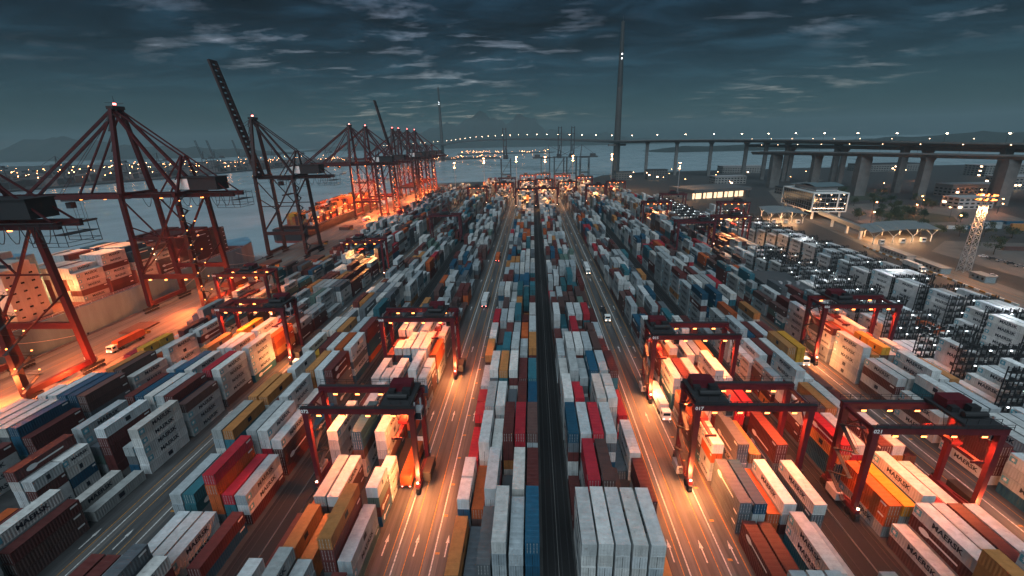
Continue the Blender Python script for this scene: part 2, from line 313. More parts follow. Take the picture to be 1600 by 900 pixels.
HAND = {
 'L': ["T2 D1 D3 W5 G4 B5", "W3 O2 W4 D1 W4 M4", "R2 W4 W3 M5 R5 N5", "R3 G4 W4 D3 M4 B4", "G3 W5 T5 W5 M4 K4", "T4 K3 K5 G5 G4 T5", "W4 N3 M4 G4 O4 G5", "R4 G4 W4 K5 M4 W5"],
 'R': ["W5 W5 W5 W5 W5 T1", "M1 R5 N5 N2 0 M3", "B5 W5 R5 W5 D1 W3", "W5 R5 D2 W5 W5 R3", "W4 G5 G4 B5 G5 M5", "G4 W5 W5 G5 N5 M4", "M3 G3 R5 M4 N5 G4", "W5 K3 W5 W5 R5 M4"],
 'A': ["M2 T3 T2 0 T5 G3", "O1 G3 W3 0 0 W4", "W5 0 B5 0 W5 0", "M3 W4 W3 O4 W4 O2", "W4 G4 W4 M3 W5 W4", "M4 W5 W5 W5 W5 O4", "W5 W5 G4 W5 W4 W4"],
 'B': ["0 W2 W2 W2 0 M2", "G2 K2 0 R5 R2 M2", "M5 T5 0 G5 W5 W3", "T5 T5 M3 W4 W2 B1", "O3 W4 0 T4 W4 M4", "W4 Y3 M4 W5 O4 W4", "W4 W5 T4 W3 G4 M5"],
 'C': ["O2 M2 0 0 W4 M3", "M4 W3 0 W1 0 G1", "M4 D2 W5 0 M2 W4", "M5 B5 W5 M4 M4 N3", "W4 B5 W4 D3 R4 W4", "T4 W3 W4 W5 M3 W4", "T3 Y5 0 W5 W3 O3"],
 'D': ["M2 G2 M1 W2 0 O2", "D3 W3 M4 W2 M3 0", "D4 W4 M4 W4 B4 M3", "D3 W4 W4 B4 B5 N4", "W2 W2 G3 T4 N4 W3", "R3 W2 Y4 W3 O3 W4", "R2 W1 W3 M4 W3 W4"],
 'P': ["M2 M2 0 W3 G2 0", "D3 B3 O2 W3 0 W3", "W4 0 D4 T3 0 M4", "O3 W4 M3 N4 R4 R4", "W4 M4 W4 O3 W5 W4", "M4 W5 0 W4 G4 T4", "W5 N4 M5 W4 W5 M5"],
 'Q': ["W2 W4 W4 M4 W4 W3", "O3 Y3 W4 R3 W3 G2", "R4 W4 W3 M4 W4 M3", "W4 N4 T4 W4 E2 M3", "G4 M3 W5 W4 W3 N3", "W3 W4 M4 W4 T5 Y5", "W4 G5 B4 M4 W4 M4"],
 'S': ["M4 W4 W3 M4 W3 T4", "W4 M4 W4 W4 B4 W3", "M4 R3 W4 W4 W4 W4", "W3 W5 M4 W4 W4 D3", "W4 W4 M3 W5 W4 T4", "W5 T4 Y5 W4 W3 W4", "M5 W4 O4 W5 R4 M3"],
}
for b_ in 'BCD':
    for i_, row_ in enumerate(HAND[b_]):
        HAND[b_][i_] = ' '.join(('G' if j_ % 2 == i_ % 2 and v_[0] in 'MD' else v_[0]) + v_[1:] for j_, v_ in enumerate(row_.split()))
ry = random.Random(23)
BOX = []            # x0, y0, z0, length, colour key, block, row, bay, tier, top tier, half
def stack(block, x, y, h, top, row, bay, z0=0., palette=WT, twenty=False, length=LEN, top_only=False):
    halves = ((0, 'front'), (6.6, 'rear')) if twenty else ((0, None),)
    run = None
    for dy_, half in halves:
        hh = h if half in (None, 'front') else max(1, h - ry.choice((0, 0, 1)))
        c = top; jx = ry.uniform(-.05, .05)
        for t in range(hh - 1, -1, -1):
            BOX.append((x + jx + ry.uniform(-.04, .04), y + dy_ + ry.uniform(-.10, .10), z0 + t * TIER, 6.1 if twenty else length, c, block, row, bay, t, hh, half))
            if ry.random() < .55 or twenty: c = ry.choice(palette)
REEF = 'ZZZZZZZZWG'
for bk, (bx0, _, nb) in BLOCKS.items():
    base = 4.
    for k in range(0 if bk in 'LR' else -1, nb):
        y = 56.6 + PITCH * k
        base = min(5.3, max(2.6, base + ry.uniform(-.8, .8)))
        hand = HAND.get(bk, [])
        prev = None
        reefer = bk in 'UV' and (k < 16 or bk == 'V' or k > 20)
        for r_ in range(6):
            x = bx0 + 2.85 * r_
            if bk == 'S' and 196 < y + 6 < 236 and x > 111: continue          # the low yard office stands here
            if bk == 'V' and x > 166 + 2.85 * 5.5: continue
            tw = False
            if 0 <= k < len(hand):
                s = hand[k].split()[r_]
                if s == '0': continue
                c, h = s[0], int(s[1]) + (1 if bk in 'BCD' and k >= 1 and int(s[1]) in (2, 3, 4) else 0); tw = (k >= 1 and ry.random() < .16 and c not in 'T')
            else:
                h = int(round(base + ry.gauss(0, .9))); h = min(6, max(0, h))
                if ry.random() < .07: h = min(h, 1)
                if bk in 'UV' and k < 6: h = min(h, 4)
                if reefer: h = min(5, max(0, h if ry.random() < (.68 if k < 14 else .85) else ry.choice((0, 1, 1, 2))))
                c = prev if prev and ry.random() < .42 and not reefer else ry.choice(REEF if reefer else WT); prev = c; tw = ry.random() < .22 and not reefer
                if h == 0: continue
            stack(bk, x, y, h, c, r_, k, palette=REEF if reefer else WT, twenty=tw)
# deck cargo of the two moored ships
for bay, (yb, hs, cc) in enumerate(((118, 4, 'WMWWGW'), (132, 4, 'GWWMWW'), (177, 6, 'WWWGMW'), (190.5, 7, 'WMWWWB'), (206, 7, 'WWMWBW'), (220, 6, 'MMMMNM'), (235, 7, 'MNMMMN'), (249, 7, 'MMNMMM'), (263, 6, 'MMMNMM'))):
    for r_ in range(11):
        h = hs - (1 if ry.random() < .2 else 0) - (ry.choice((0, 1)) if r_ > 8 else 0)
        stack('ship', -203.2 - 2.62 * r_, yb, h, ry.choice(cc), r_, bay, z0=12.6, palette=cc + 'MW')
for bay in range(11):
    for r_ in range(9):
        stack('far_ship', -203.4 - 2.62 * r_, 392 + 14.4 * bay, ry.choice((2, 3, 4, 4)) + (1 if bay > 3 else 0), ry.choice('TOWMTOY'), r_, bay, z0=7.6, palette='TOWMTO')

# which 300 show largest: cast the view over all boxes once and count
vv, ff = [], []
for (x, y, z, ln, *_r) in BOX:
    o_ = len(vv); x1, y1, z1 = x + CW, y + ln, z + CH
    vv += [(x, y, z), (x1, y, z), (x1, y1, z), (x, y1, z), (x, y, z1), (x1, y, z1), (x1, y1, z1), (x, y1, z1)]
    ff += [(o_, o_ + 3, o_ + 2, o_ + 1), (o_ + 4, o_ + 5, o_ + 6, o_ + 7), (o_, o_ + 1, o_ + 5, o_ + 4), (o_ + 1, o_ + 2, o_ + 6, o_ + 5), (o_ + 2, o_ + 3, o_ + 7, o_ + 6), (o_ + 3, o_, o_ + 4, o_ + 7)]
bvh = BVHTree.FromPolygons(vv, ff)
hits = {}
for py in range(230, 900, 5):
    for px in range(2, 1600, 5):
        d = Mx @ Vector((px - CX, py - CY, FPX)); r_ = bvh.ray_cast(EYE, d.normalized(), 900)
        if r_[2] is not None: hits[r_[2] // 6] = hits.get(r_[2] // 6, 0) + 1
best = set(sorted(hits, key=lambda i: -hits[i])[:300])

def corr_body(ln):
    b = MB(); hw = CW / 2; n = int(ln / .56)
    for sx in (-1, 1):                          # corrugated sides
        pr = []; y0 = -ln / 2 + .12; st = (ln - .24) / n
        for i in range(n):
            for a, dpt in ((0, .0), (.30, .0), (.5, .05), (.80, .05)): pr.append((y0 + (i + a) * st, hw - .015 - dpt))
        pr.append((ln / 2 - .12, hw - .015)); m = len(pr)
        b.add([(sx * x, y, .14) for y, x in pr] + [(sx * x, y, CH - .1) for y, x in pr], [((i, i + 1, m + i + 1, m + i) if sx > 0 else (i + 1, i, m + i, m + i + 1)) for i in range(m - 1)])
        b.box(sx * hw - .06, sx * hw + .0, -ln / 2 + .1, ln / 2 - .1, CH - .14, CH - .02) if sx > 0 else b.box(sx * hw, sx * hw + .06, -ln / 2 + .1, ln / 2 - .1, CH - .14, CH - .02)
        b.box(min(sx * hw, sx * hw - sx * .06), max(sx * hw, sx * hw - sx * .06), -ln / 2 + .1, ln / 2 - .1, .02, .17)
    n = int(ln / 1.1); st = (ln - .3) / n; pr = []       # lightly ribbed roof
    for i in range(n):
        for a, dz in ((0, 0), (.5, 0), (.56, -.02), (.94, -.02)): pr.append((-ln / 2 + .15 + (i + a) * st, CH - .03 + dz))
    pr.append((ln / 2 - .15, CH - .03)); m = len(pr)
    b.add([(-hw + .05, y, z) for y, z in pr] + [(hw - .05, y, z) for y, z in pr], [(i, m + i, m + i + 1, i + 1) for i in range(m - 1)])
    b.add([(-hw + .05, -ln / 2 + .05, .15), (hw - .05, -ln / 2 + .05, .15), (hw - .05, ln / 2 - .05, .15), (-hw + .05, ln / 2 - .05, .15)], [(0, 3, 2, 1)])
    for sy in (-1, 1):
        ye = sy * (ln / 2 - .04); b.add([(-hw + .1, ye - sy * .08, .1), (hw - .1, ye - sy * .08, .1), (hw - .1, ye - sy * .08, CH - .08), (-hw + .1, ye - sy * .08, CH - .08)], [(0, 1, 2, 3) if sy < 0 else (3, 2, 1, 0)])
        ya, yb = sorted((sy * ln / 2, sy * (ln / 2 - .16)))
        for sx in (-1, 1):
            xa, xb = sorted((sx * hw, sx * (hw - .16))); b.box(xa, xb, ya, yb, .0, CH)
        b.box(-hw + .16, hw - .16, ya, yb, CH - .15, CH - .012); b.box(-hw + .16, hw - .16, ya, yb, .012, .16)
    return b
me40, me20 = corr_body(LEN).mesh('container_body', m_cont), corr_body(6.1).mesh('container_body', m_cont)
dl = MB().box(-.53, .53, -.03, .03, 0, 2.24)
for i in range(3): dl.box(-.48, .48, -.045, -.029, .12 + i * .72, .62 + i * .72)
me_door = dl.mesh('door', m_cont)
lk = MB()
for x in (-.28, .24):
    lk.tube((x, -.075, .02), (x, -.075, 2.22), .03, n=5)
    for z in (.3, 1., 1.9): lk.box(x - .07, x + .07, -.09, -.045, z, z + .09)
me_lock = lk.mesh('lock_rod', m_lock)
# side markings: a blue square with a star and a name; an oval emblem with a bar; a dark square emblem; small white codes
def star(b, cx, cz, r, n=7):
    pts = [(cx, cz)]
    for i in range(2 * n):
        a = math.pi * i / n; q = r if i % 2 == 0 else r * .42; pts.append((cx + q * math.sin(a), cz + q * math.cos(a)))
    b.add([(x, z, 0.004) for x, z in pts], [(0, 1 + i, 1 + (i + 1) % (2 * n)) for i in range(2 * n)])
def flat(b, x0, x1, z0, z1, d=0.): b.add([(x0, z0, d), (x1, z0, d), (x1, z1, d), (x0, z1, d)], [(0, 1, 2, 3)])
def side_mark(kind, ln):
    b = MB(); k = 1. if ln > 8 else .5
    if kind == 'logo':
        b.cur = 0; flat(b, -5.5 * k - .75 * (1 if k == 1 else .7), -5.5 * k + .75 * (1 if k == 1 else .7), .75, 2.05)
        b.cur = 1; star(b, -5.5 * k, 1.4, .56 if k == 1 else .45)
    elif kind == 'name':
        v_, f_ = text_mesh('MAERSK', 1.45 if k == 1 else .95, None, .045 if k == 1 else .03); b.cur = 2
        b.add([(x * 1.12 + (.55 if k == 1 else .5), y + 1.4, .003) for x, y, _ in v_], f_)
    elif kind == 'oval':
        b.cur = 1; n = 18; c = -3.2 * k; a0 = .31
        pts = [(c + 1.15 * k * math.cos(a0 + (math.tau - 2 * a0) * i / n), 1.3 + .62 * math.sin(a0 + (math.tau - 2 * a0) * i / n)) for i in range(n + 1)] + [(3.6 * k, 1.3 - .19), (3.6 * k, 1.3 + .19)]
        b.add([(c, 1.3, 0.)] + [(x, z, 0.) for x, z in pts], [(0, 1 + i, 1 + (i + 1) % len(pts)) for i in range(len(pts))])
    elif kind == 'square':
        b.cur = 2; flat(b, -.7 * k, .7 * k, .75, 1.9)
    else:
        b.cur = 1; flat(b, 4.4 * k, 5.9 * k, 1.75, 2.15)
    return b.mesh('lettering', m_logo, m_whitet, m_blackt)
MARK = {}
def mark_for(c, ln, rn_):
    kind = 'name' if c in 'WGZ' and rn_.random() < .82 else ('square' if c in 'TY' else ('oval' if c in 'MRBDK' and rn_.random() < .35 else 'code'))
    if c in 'WGZ' and kind == 'code': kind = 'square'
    if (kind, ln) not in MARK: MARK[(kind, ln)] = side_mark(kind, ln)
    return MARK[(kind, ln)], kind
def logo_mesh(ln):
    if ('logo', ln) not in MARK: MARK[('logo', ln)] = side_mark('logo', ln)
    return MARK[('logo', ln)]
RX = Matrix.Rotation(math.pi / 2, 4, 'X')
MARKM = {s: Matrix.Rotation(s * math.pi / 2, 4, 'Z') @ RX for s in (1, -1)}
ORD = ['first', 'second', 'third', 'fourth', 'fifth', 'sixth', 'seventh', 'eighth', 'ninth', 'tenth', 'eleventh', 'twelfth', 'thirteenth', 'fourteenth'] + [f'{i}th' for i in range(15, 60)]
sides = set()
occ = {}
for i, b_ in enumerate(BOX): occ.setdefault((b_[5], b_[7], b_[6], b_[8], b_[10]), i)
fv, ff2, fcol = [], [], []
far_letters = MB()
rl = random.Random(8)
LABELS = {}
def shade(c, rn_):
    k = rn_.uniform(.78, 1.15); t = rn_.uniform(-.04, .04)
    return tuple(max(.005, v * (k + (t if j == 0 else -t if j == 2 else 0))) for j, v in enumerate(PAL[c][0]))
for i, (x, y, z, ln, c, bk, row, bay, t, top, half) in enumerate(BOX):
    col = shade(c, rl)
    if i not in best and y > 150: col = tuple(v * .80 for v in col)      # boxes farther off, outside the detailed set, get a darker colour
    cx_, cy_ = x + CW / 2, y + ln / 2
    cam_side = 1 if cx_ < 0 else -1
    if i in best:
        o = ob('shipping_container', me40 if ln > 8 else me20, None, (cx_, cy_, z)); o.color = (*col, 1)
        pos = 'topmost' if t == top - 1 else f'{ORD[top - 1 - t]} from top'
        nm = PAL[c][1] + (' short' if ln < 8 else '')
        if bk == 'ship': where = f'{ORD[row]} row, {ORD[bay]} bay of blue-hulled ship'
        elif bk == 'far_ship': where = f'{ORD[row]} row, {ORD[bay]} bay of far black-hulled ship'
        else: where = f'{ORD[row]} row, {ORD[max(0, bay + 1)]} bay, {BNAME[bk]}'
        if half: nm += f' {half}'
        lab_ = f'{nm} container {pos}, {where}'
        if len(lab_.split()) > 16: lab_ = lab_.replace(' short', '', 1)
        tag(o, lab_, 'container', 'stacked shipping containers')
        for sx in (-1, 1):
            d_ = ob('door', me_door, o, (sx * .56, -ln / 2 + .06, .17)); d_.color = o.color
            ob('lock_rod', me_lock, d_)
        mm, kd = mark_for(c, ln, rl)
        for s in (cam_side, -cam_side):
            for nm_, m2_ in (('lettering', mm),) + ((('logo', logo_mesh(ln)),) if kd == 'name' else ()):
              q = ob(nm_, m2_, o); q.matrix_local = Matrix.Translation((s * (CW / 2 + .006), 0, 0)) @ MARKM[s]
            if s == -cam_side and rl.random() < .5: break
    else:
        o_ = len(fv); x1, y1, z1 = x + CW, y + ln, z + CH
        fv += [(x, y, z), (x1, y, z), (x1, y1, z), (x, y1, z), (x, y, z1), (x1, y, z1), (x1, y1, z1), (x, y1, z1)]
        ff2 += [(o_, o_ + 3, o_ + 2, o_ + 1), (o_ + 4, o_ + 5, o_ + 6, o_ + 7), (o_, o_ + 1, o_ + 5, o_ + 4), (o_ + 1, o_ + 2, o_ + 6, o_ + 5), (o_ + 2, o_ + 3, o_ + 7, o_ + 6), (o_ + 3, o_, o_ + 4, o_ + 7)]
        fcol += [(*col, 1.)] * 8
        if y < 330:                                    # door joints and rods at the camera-facing ends
            for a in (.36, .83, 1.22, 1.61, 2.08):
                q_ = len(fv); wd = .035 if a != 1.22 else .05
                fv += [(x + a - wd, y - .012, z + .12), (x + a + wd, y - .012, z + .12), (x + a + wd, y - .012, z1 - .12), (x + a - wd, y - .012, z1 - .12)]
                ff2.append((q_, q_ + 1, q_ + 2, q_ + 3)); k_ = .10 if a == 1.22 else .6; fcol += [(col[0] * k_, col[1] * k_, col[2] * k_, 1.)] * 4
        if y < 420 and i in hits and hits[i] > 2:
            mm, kd = mark_for(c, ln, rl); s = cam_side
            mt = Matrix.Translation((cx_ + s * (CW / 2 + .012), cy_, z)) @ MARKM[s]
            for mm in [mm] + ([logo_mesh(ln)] if kd == 'name' else []):
              far_letters.v += [tuple(mt @ v.co) for v in mm.vertices]
              bo = len(far_letters.v) - len(mm.vertices)
              for p in mm.polygons: far_letters.f.append(tuple(v + bo for v in p.vertices)); far_letters.mi.append(p.material_index)
me = bpy.data.meshes.new('container_stacks'); me.from_pydata(fv, [], ff2); me.update()
ca = me.color_attributes.new('col', 'FLOAT_COLOR', 'POINT'); ca.data.foreach_set('color', [v for c_ in fcol for v in c_]); me.materials.append(m_contS)
stk = ob('container_stacks', me, kind='stuff', label='thousands of stacked shipping containers receding towards the bridge')
q = part(far_letters, 'lettering', [m_logo, m_whitet, m_blackt], stk); q['kind'] = 'stuff'
print('boxes', len(BOX), 'hit', len(hits), 'fewest', sorted(hits.values())[-300])

# ------------------------------------------------------------------ yard gantry cranes
SPAN, WB, GZ = 23.6, 8.6, 21.0       # runway gauge, distance between the two girders, underside of the girders
def lamp_box(b, x, y, z, s=.35): b.box(x - s, x + s, y - s * .7, y + s * .7, z, z + .3)
def make_rtg():
    root = thing('yard_gantry_crane', 'x', 'gantry crane')
    hs, hw = SPAN / 2, WB / 2
    for sy in (-1, 1):
        y = sy * hw
        gd = part(MB().box(-hs - .9, hs + .9, y - .5, y + .5, GZ, GZ + 1.5).box(-hs - .9, hs + .9, y - .62, y + .62, GZ + 1.28, GZ + 1.42), 'girder', m_red, root)
        part(MB().box(-hs - .9, hs + .9, y - .42 + sy * .25, y + .42 + sy * .25, GZ + 1.5, GZ + 1.6), 'walkway', m_deckst, gd)
        rb = MB()
        for k in range(13):
            x = -hs - .8 + k * (SPAN + 1.6) / 12; rb.beam((x, y + sy * 1.0, GZ + 1.62), (x, y + sy * 1.0, GZ + 2.7), .07)
        for z in (2.2, 2.7): rb.beam((-hs - .9, y + sy * 1.0, GZ + z), (hs + .9, y + sy * 1.0, GZ + z), .07)
        part(rb, 'handrail', m_deckst, gd)
        for x in (-8.5, -3.2, 2.4, 8.0):
            fl_ = part(MB().box(x - .55, x + .55, y - .85, y - .52, GZ - .30, GZ + .12), 'floodlight', m_dark, root)
            part(MB().box(x - .5, x + .5, y - .82, y - .55, GZ - .34, GZ - .305).box(x - .5, x + .5, y - .89, y - .855, GZ - .28, GZ + .02), 'lens', m_lamp, fl_)
        for sx in (-1, 1):
            part(MB().beam((sx * hs, y * 1.0, 2.6), (sx * hs, y, GZ), .85, .95, 1.25, 1.1), 'leg', m_red, root)
            bg_ = part(MB().box(sx * hs - .35, sx * hs + .35, y - 1.6, y + 1.6, .95, 1.8).box(sx * hs - .2, sx * hs + .2, y - .25, y + .25, 1.6, 2.0), 'bogie', m_dark, root)
            for dy_ in (-1.0, 1.0): part(MB().tube((sx * hs - .38, y + dy_, .75), (sx * hs + .38, y + dy_, .75), .75, n=14).tube((sx * hs - .42, y + dy_, .75), (sx * hs + .42, y + dy_, .75), .3, n=8), 'wheel', m_rubber, bg_)
            lp = part(MB().box(sx * hs - .3, sx * hs + .3, y - sy * .2 - .9 * (1 if sy < 0 else -1) - .2, y - .9 * (1 if sy < 0 else -1) + .2, 3.0, 3.4), 'lamp_housing', m_dark, root)
            if sy < 0: part(MB().box(sx * hs - .25, sx * hs + .25, y - 1.2, y - 1.16, 3.02, 3.38).box(sx * hs - .1, sx * hs + .1, y - 1.17, y - .7, 3.1, 3.3), 'lens', m_lampw, lp)
    for sx in (-1, 1):
        part(MB().box(sx * hs - .5, sx * hs + .5, -hw - 1.2, hw + 1.2, 1.9, 2.7), 'sill_beam', m_red, root)
        part(MB().box(sx * hs - .3, sx * hs + .3, -hw + .5, hw - .5, GZ - .0, GZ + .8), 'end_tie', m_red, root)
        part(MB().beam((sx * hs, -hw + .5, 3.2), (sx * hs, 0, 2.8), .3).beam((sx * hs, -hw, GZ - 5), (sx * hs, -hw + 4.3, GZ), .28).beam((sx * hs, hw, GZ - 5), (sx * hs, hw - 4.3, GZ), .28), 'knee_brace', m_red, root)
    part(MB().box(hs + .6, hs + 2.4, -3.0, 2.6, 1.6, 4.0), 'engine_house', m_dark, root)
    part(MB().box(-hs - 1.9, -hs - .6, -1.6, 1.9, 1.7, 3.6), 'control_cabinet', m_house, root)
    st = MB()
    for k in range(6):
        z0 = 2.7 + k * 3.05; a, b_ = ((-2.6, 2.6) if k % 2 == 0 else (2.6, -2.6))
        st.beam((-hs - 1.1, a, z0), (-hs - 1.1, b_, z0 + 3.05), .75, .16); st.beam((-hs - .75, a, z0 + 1), (-hs - .75, b_, z0 + 4.05), .06); st.beam((-hs - 1.45, a, z0 + 1), (-hs - 1.45, b_, z0 + 4.05), .06)
        st.box(-hs - 1.6, -hs - .6, b_ - .4, b_ + .4, z0 + 3.0, z0 + 3.1)
    part(st, 'stair', m_deckst, root)
    tr = part(MB().box(-3.4, 3.4, -hw - .5, hw + .5, GZ + 1.9, GZ + 2.35).box(-3.2, -2.4, -hw - .4, -hw + .4, GZ + 1.62, GZ + 1.95).box(2.4, 3.2, -hw - .4, -hw + .4, GZ + 1.62, GZ + 1.95).box(-3.2, -2.4, hw - .4, hw + .4, GZ + 1.62, GZ + 1.95).box(2.4, 3.2, hw - .4, hw + .4, GZ + 1.62, GZ + 1.95), 'trolley', m_deckst, root)
    part(MB().box(-2.6, 2.2, .6, 3.6, GZ + 2.36, GZ + 4.3), 'machinery_house', m_red, tr)
    dr = MB().tube((-2.2, -2.6, GZ + 3.2), (2.2, -2.6, GZ + 3.2), .6, n=10).box(-2.6, -1.2, -.8, .4, GZ + 2.36, GZ + 3.5).box(.6, 2.4, -1.2, .2, GZ + 2.36, GZ + 3.9)
    for x in (-3.2, -1, 1.2, 3.2):
        dr.beam((x, -hw - .3, GZ + 2.3), (x, -hw - .3, GZ + 3.5), .08)
    dr.beam((-3.2, -hw - .3, GZ + 3.5), (3.2, -hw - .3, GZ + 3.5), .08)
    part(dr, 'hoist_drum', m_dark, tr)
    cb_ = part(MB().box(3.5, 5.2, -hw + .8, -hw + 3.0, GZ - 2.2, GZ + .2).box(3.6, 3.9, -hw + 1, -hw + 1.4, GZ + .2, GZ + 1.95).box(4.6, 4.9, -hw + 2.4, -hw + 2.8, GZ + .2, GZ + 2.2), 'operator_cab', m_house, tr)
    part(MB().box(3.6, 5.1, -hw + .74, -hw + .79, GZ - 2.0, GZ - .4).box(5.21, 5.25, -hw + 1.0, -hw + 2.8, GZ - 2.0, GZ - .4), 'cab_window', m_glass, cb_)
    sp_ = MB().box(-.35, .35, -6.0, 6.0, GZ - 5.4, GZ - 5.0).box(-1.1, 1.1, -1.3, 1.3, GZ - 4.9, GZ - 4.2)
    for y in (-6.0, 5.7): sp_.box(-1.2, 1.2, y, y + .3, GZ - 5.6, GZ - 5.1)
    part(sp_, 'spreader', m_red, tr)
    rp = MB()
    for x in (-.9, .9):
        for y in (-1.1, 1.1): rp.beam((x, y, GZ - 4.2), (x * 2, y * 1.4, GZ + 1.9), .07)
    part(rp, 'hoist_rope', m_dark, tr)
    return root
NUMS = {}
def number_plate(root, s, xo=-SPAN / 2 + .1, y=-WB / 2 - .53, z=GZ + .7, size=1.15, m=None):
    if s not in NUMS:
        v_, f_ = text_mesh(s, size, None, .03); NUMS[s] = MB().add([(x, 0, z_) for x, z_, _ in v_], f_).mesh('number', m or m_whitet)
    ob('number', NUMS[s], root, (xo, y - .1, z))
rtg0 = make_rtg(); rtg_used = False
for o_ in [rtg0] + list(rtg0.children_recursive): KIDS[o_.name] = list(o_.children)
RUN = dict(D=-133.1, C=-101.5, B=-70, A=-38.6, L=-8.4, R=17.1, P=46.9, Q=78.3, S=109.7, U=141.2, V=172.4)
RTGS = [  # block, y of the near girder, trolley offset, light power, number, label
 ('A', 81.5, 8.5, 1.0, '072', 'red yard gantry crane with truck under its right leg, beside the lit left road'),
 ('A', 133, 6, .9, '068', 'red yard gantry crane farther along the lit left road, above bright white stacks'),
 ('P', 83.5, -9, 1.15, '017', 'red yard gantry crane over the orange-lit block right of road, nearer of two'),
 ('P', 119, -9.5, 1.0, '015', 'red yard gantry crane over the orange-lit block right of road, farther of two'),
 ('Q', 76.0, 7.5, .75, '021', 'dark red yard gantry crane at the lower right edge, trolley at its right end'),
 ('S', 143, -5, .85, '026', 'red yard gantry crane beside yellow containers, in front of the reefer racks'),
 ('C', 143, 9, .8, '049', 'red yard gantry crane right of the near quay, its leg beside yellow containers'),
 ('D', 186, 2, .8, '044', 'red yard gantry crane next to the quay apron, behind yellow containers'),
 ('C', 252, -3, .5, '041', 'red yard gantry crane near the quay with lit orange container beneath'),
 ('S', 398, -4, .6, '', 'distant gantry crane over orange-lit gap right of the third road'),
 ('U', 318, 3, .5, '', 'distant red gantry crane standing over the far reefer racks'),
 ('V', 388, 4, .6, '', 'distant red gantry crane beside the lit canopy under the office'),
 ('B', 345, 0, .0, '', 'unlit dark gantry crane left of the far road'),
 ('L', 528, 4, .55, '', 'far gantry crane straddling lit stacks left of central strip'),
 ('R', 532, -4, .55, '', 'far gantry crane straddling lit stacks right of central strip'),
 ('B', 560, 0, .3, '', 'far grey gantry crane near the end of the quay'),
 ('A', 610, 0, .35, '', 'far gantry crane standing against the water, left of lamp mast'),
 ('A', 690, 2, .0, '', 'far unlit gantry crane standing against the water'),
 ('L', 640, 3, .4, '', 'far lit gantry crane left of the raised grey boom'),
 ('R', 655, 3, .4, '', 'far lit gantry crane right of the raised grey boom'),
 ('L', 740, -3, .35, '', 'farthest lit gantry crane left of central strip'),
 ('R', 760, 3, .4, '', 'farthest lit gantry crane right of central strip'),
 ('P', 610, 3, .45, '', 'far lit gantry crane before the near bridge pylon'),
 ('P', 720, 3, .4, '', 'far gantry crane at the foot of near bridge pylon'),
 ('Q', 560, 3, .45, '', 'far lit gantry crane right of the near bridge pylon'),
 ('Q', 690, -3, .3, '', 'farthest gantry crane right of the near bridge pylon'),
 ('S', 600, -3, .4, '', 'far lit gantry crane in front of the open warehouse'),
 ('S', 300, 6, .0, '', 'unlit dark gantry crane between road and reefer racks'),
 ('U', 455, 0, .0, '', 'unlit gantry crane in front of the bright warehouse front'),
]
for bk, y, tx, pw, num, lab in RTGS:
    if rtg_used: r_ = copy_tree(rtg0)
    else: r_ = rtg0; rtg_used = True
    r_.location = (RUN[bk], y + WB / 2, 0); r_['label'] = lab; r_['group'] = 'yard gantry cranes'
    for c_ in r_.children:
        if c_.name.startswith('trolley'): c_.location = (tx, 0, 0)
        if pw == 0 and c_.name.startswith(('floodlight', 'lamp_housing')):
            for l_ in list(c_.children): bpy.data.objects.remove(l_)
    if num: number_plate(r_, num)
    if pw:
        near = y < 200; P0 = 27000 * pw
        if near:
            for x in (-8.5, 8.0):
                for sy in (-1, 1): spot((RUN[bk] + x, y + WB / 2 + sy * WB / 2, GZ - .5), P0 * .50, ORANGE, 135, (RUN[bk] + x, y + WB / 2 + sy * 7, 0))
            lane = 1 if bk in 'ACRQU' else -1; lx_ = RUN[bk] + lane * SPAN / 2
            point((lx_, y - 1.9, 4.6), 3800 * pw, (1, .34, .10), .3)
            spot((lx_ + lane * .9, y - .6, 9.), 6500 * pw, (1, .30, .08), 110, (lx_ + lane * 1.5, y - 3.5, 0))
            if bk in 'PA': spot((lx_ + lane * .8, y + WB / 2, GZ - 1), P0 * (1.0 if bk == 'P' else .35), ORANGE, 120, (lx_ + lane * 4, y - 10, 0))
        else:
            spot((RUN[bk], y + WB / 2, GZ - .6), P0 * 2.8, (1, .40, .12), 155, (RUN[bk], y - 2, 0), rad=2)

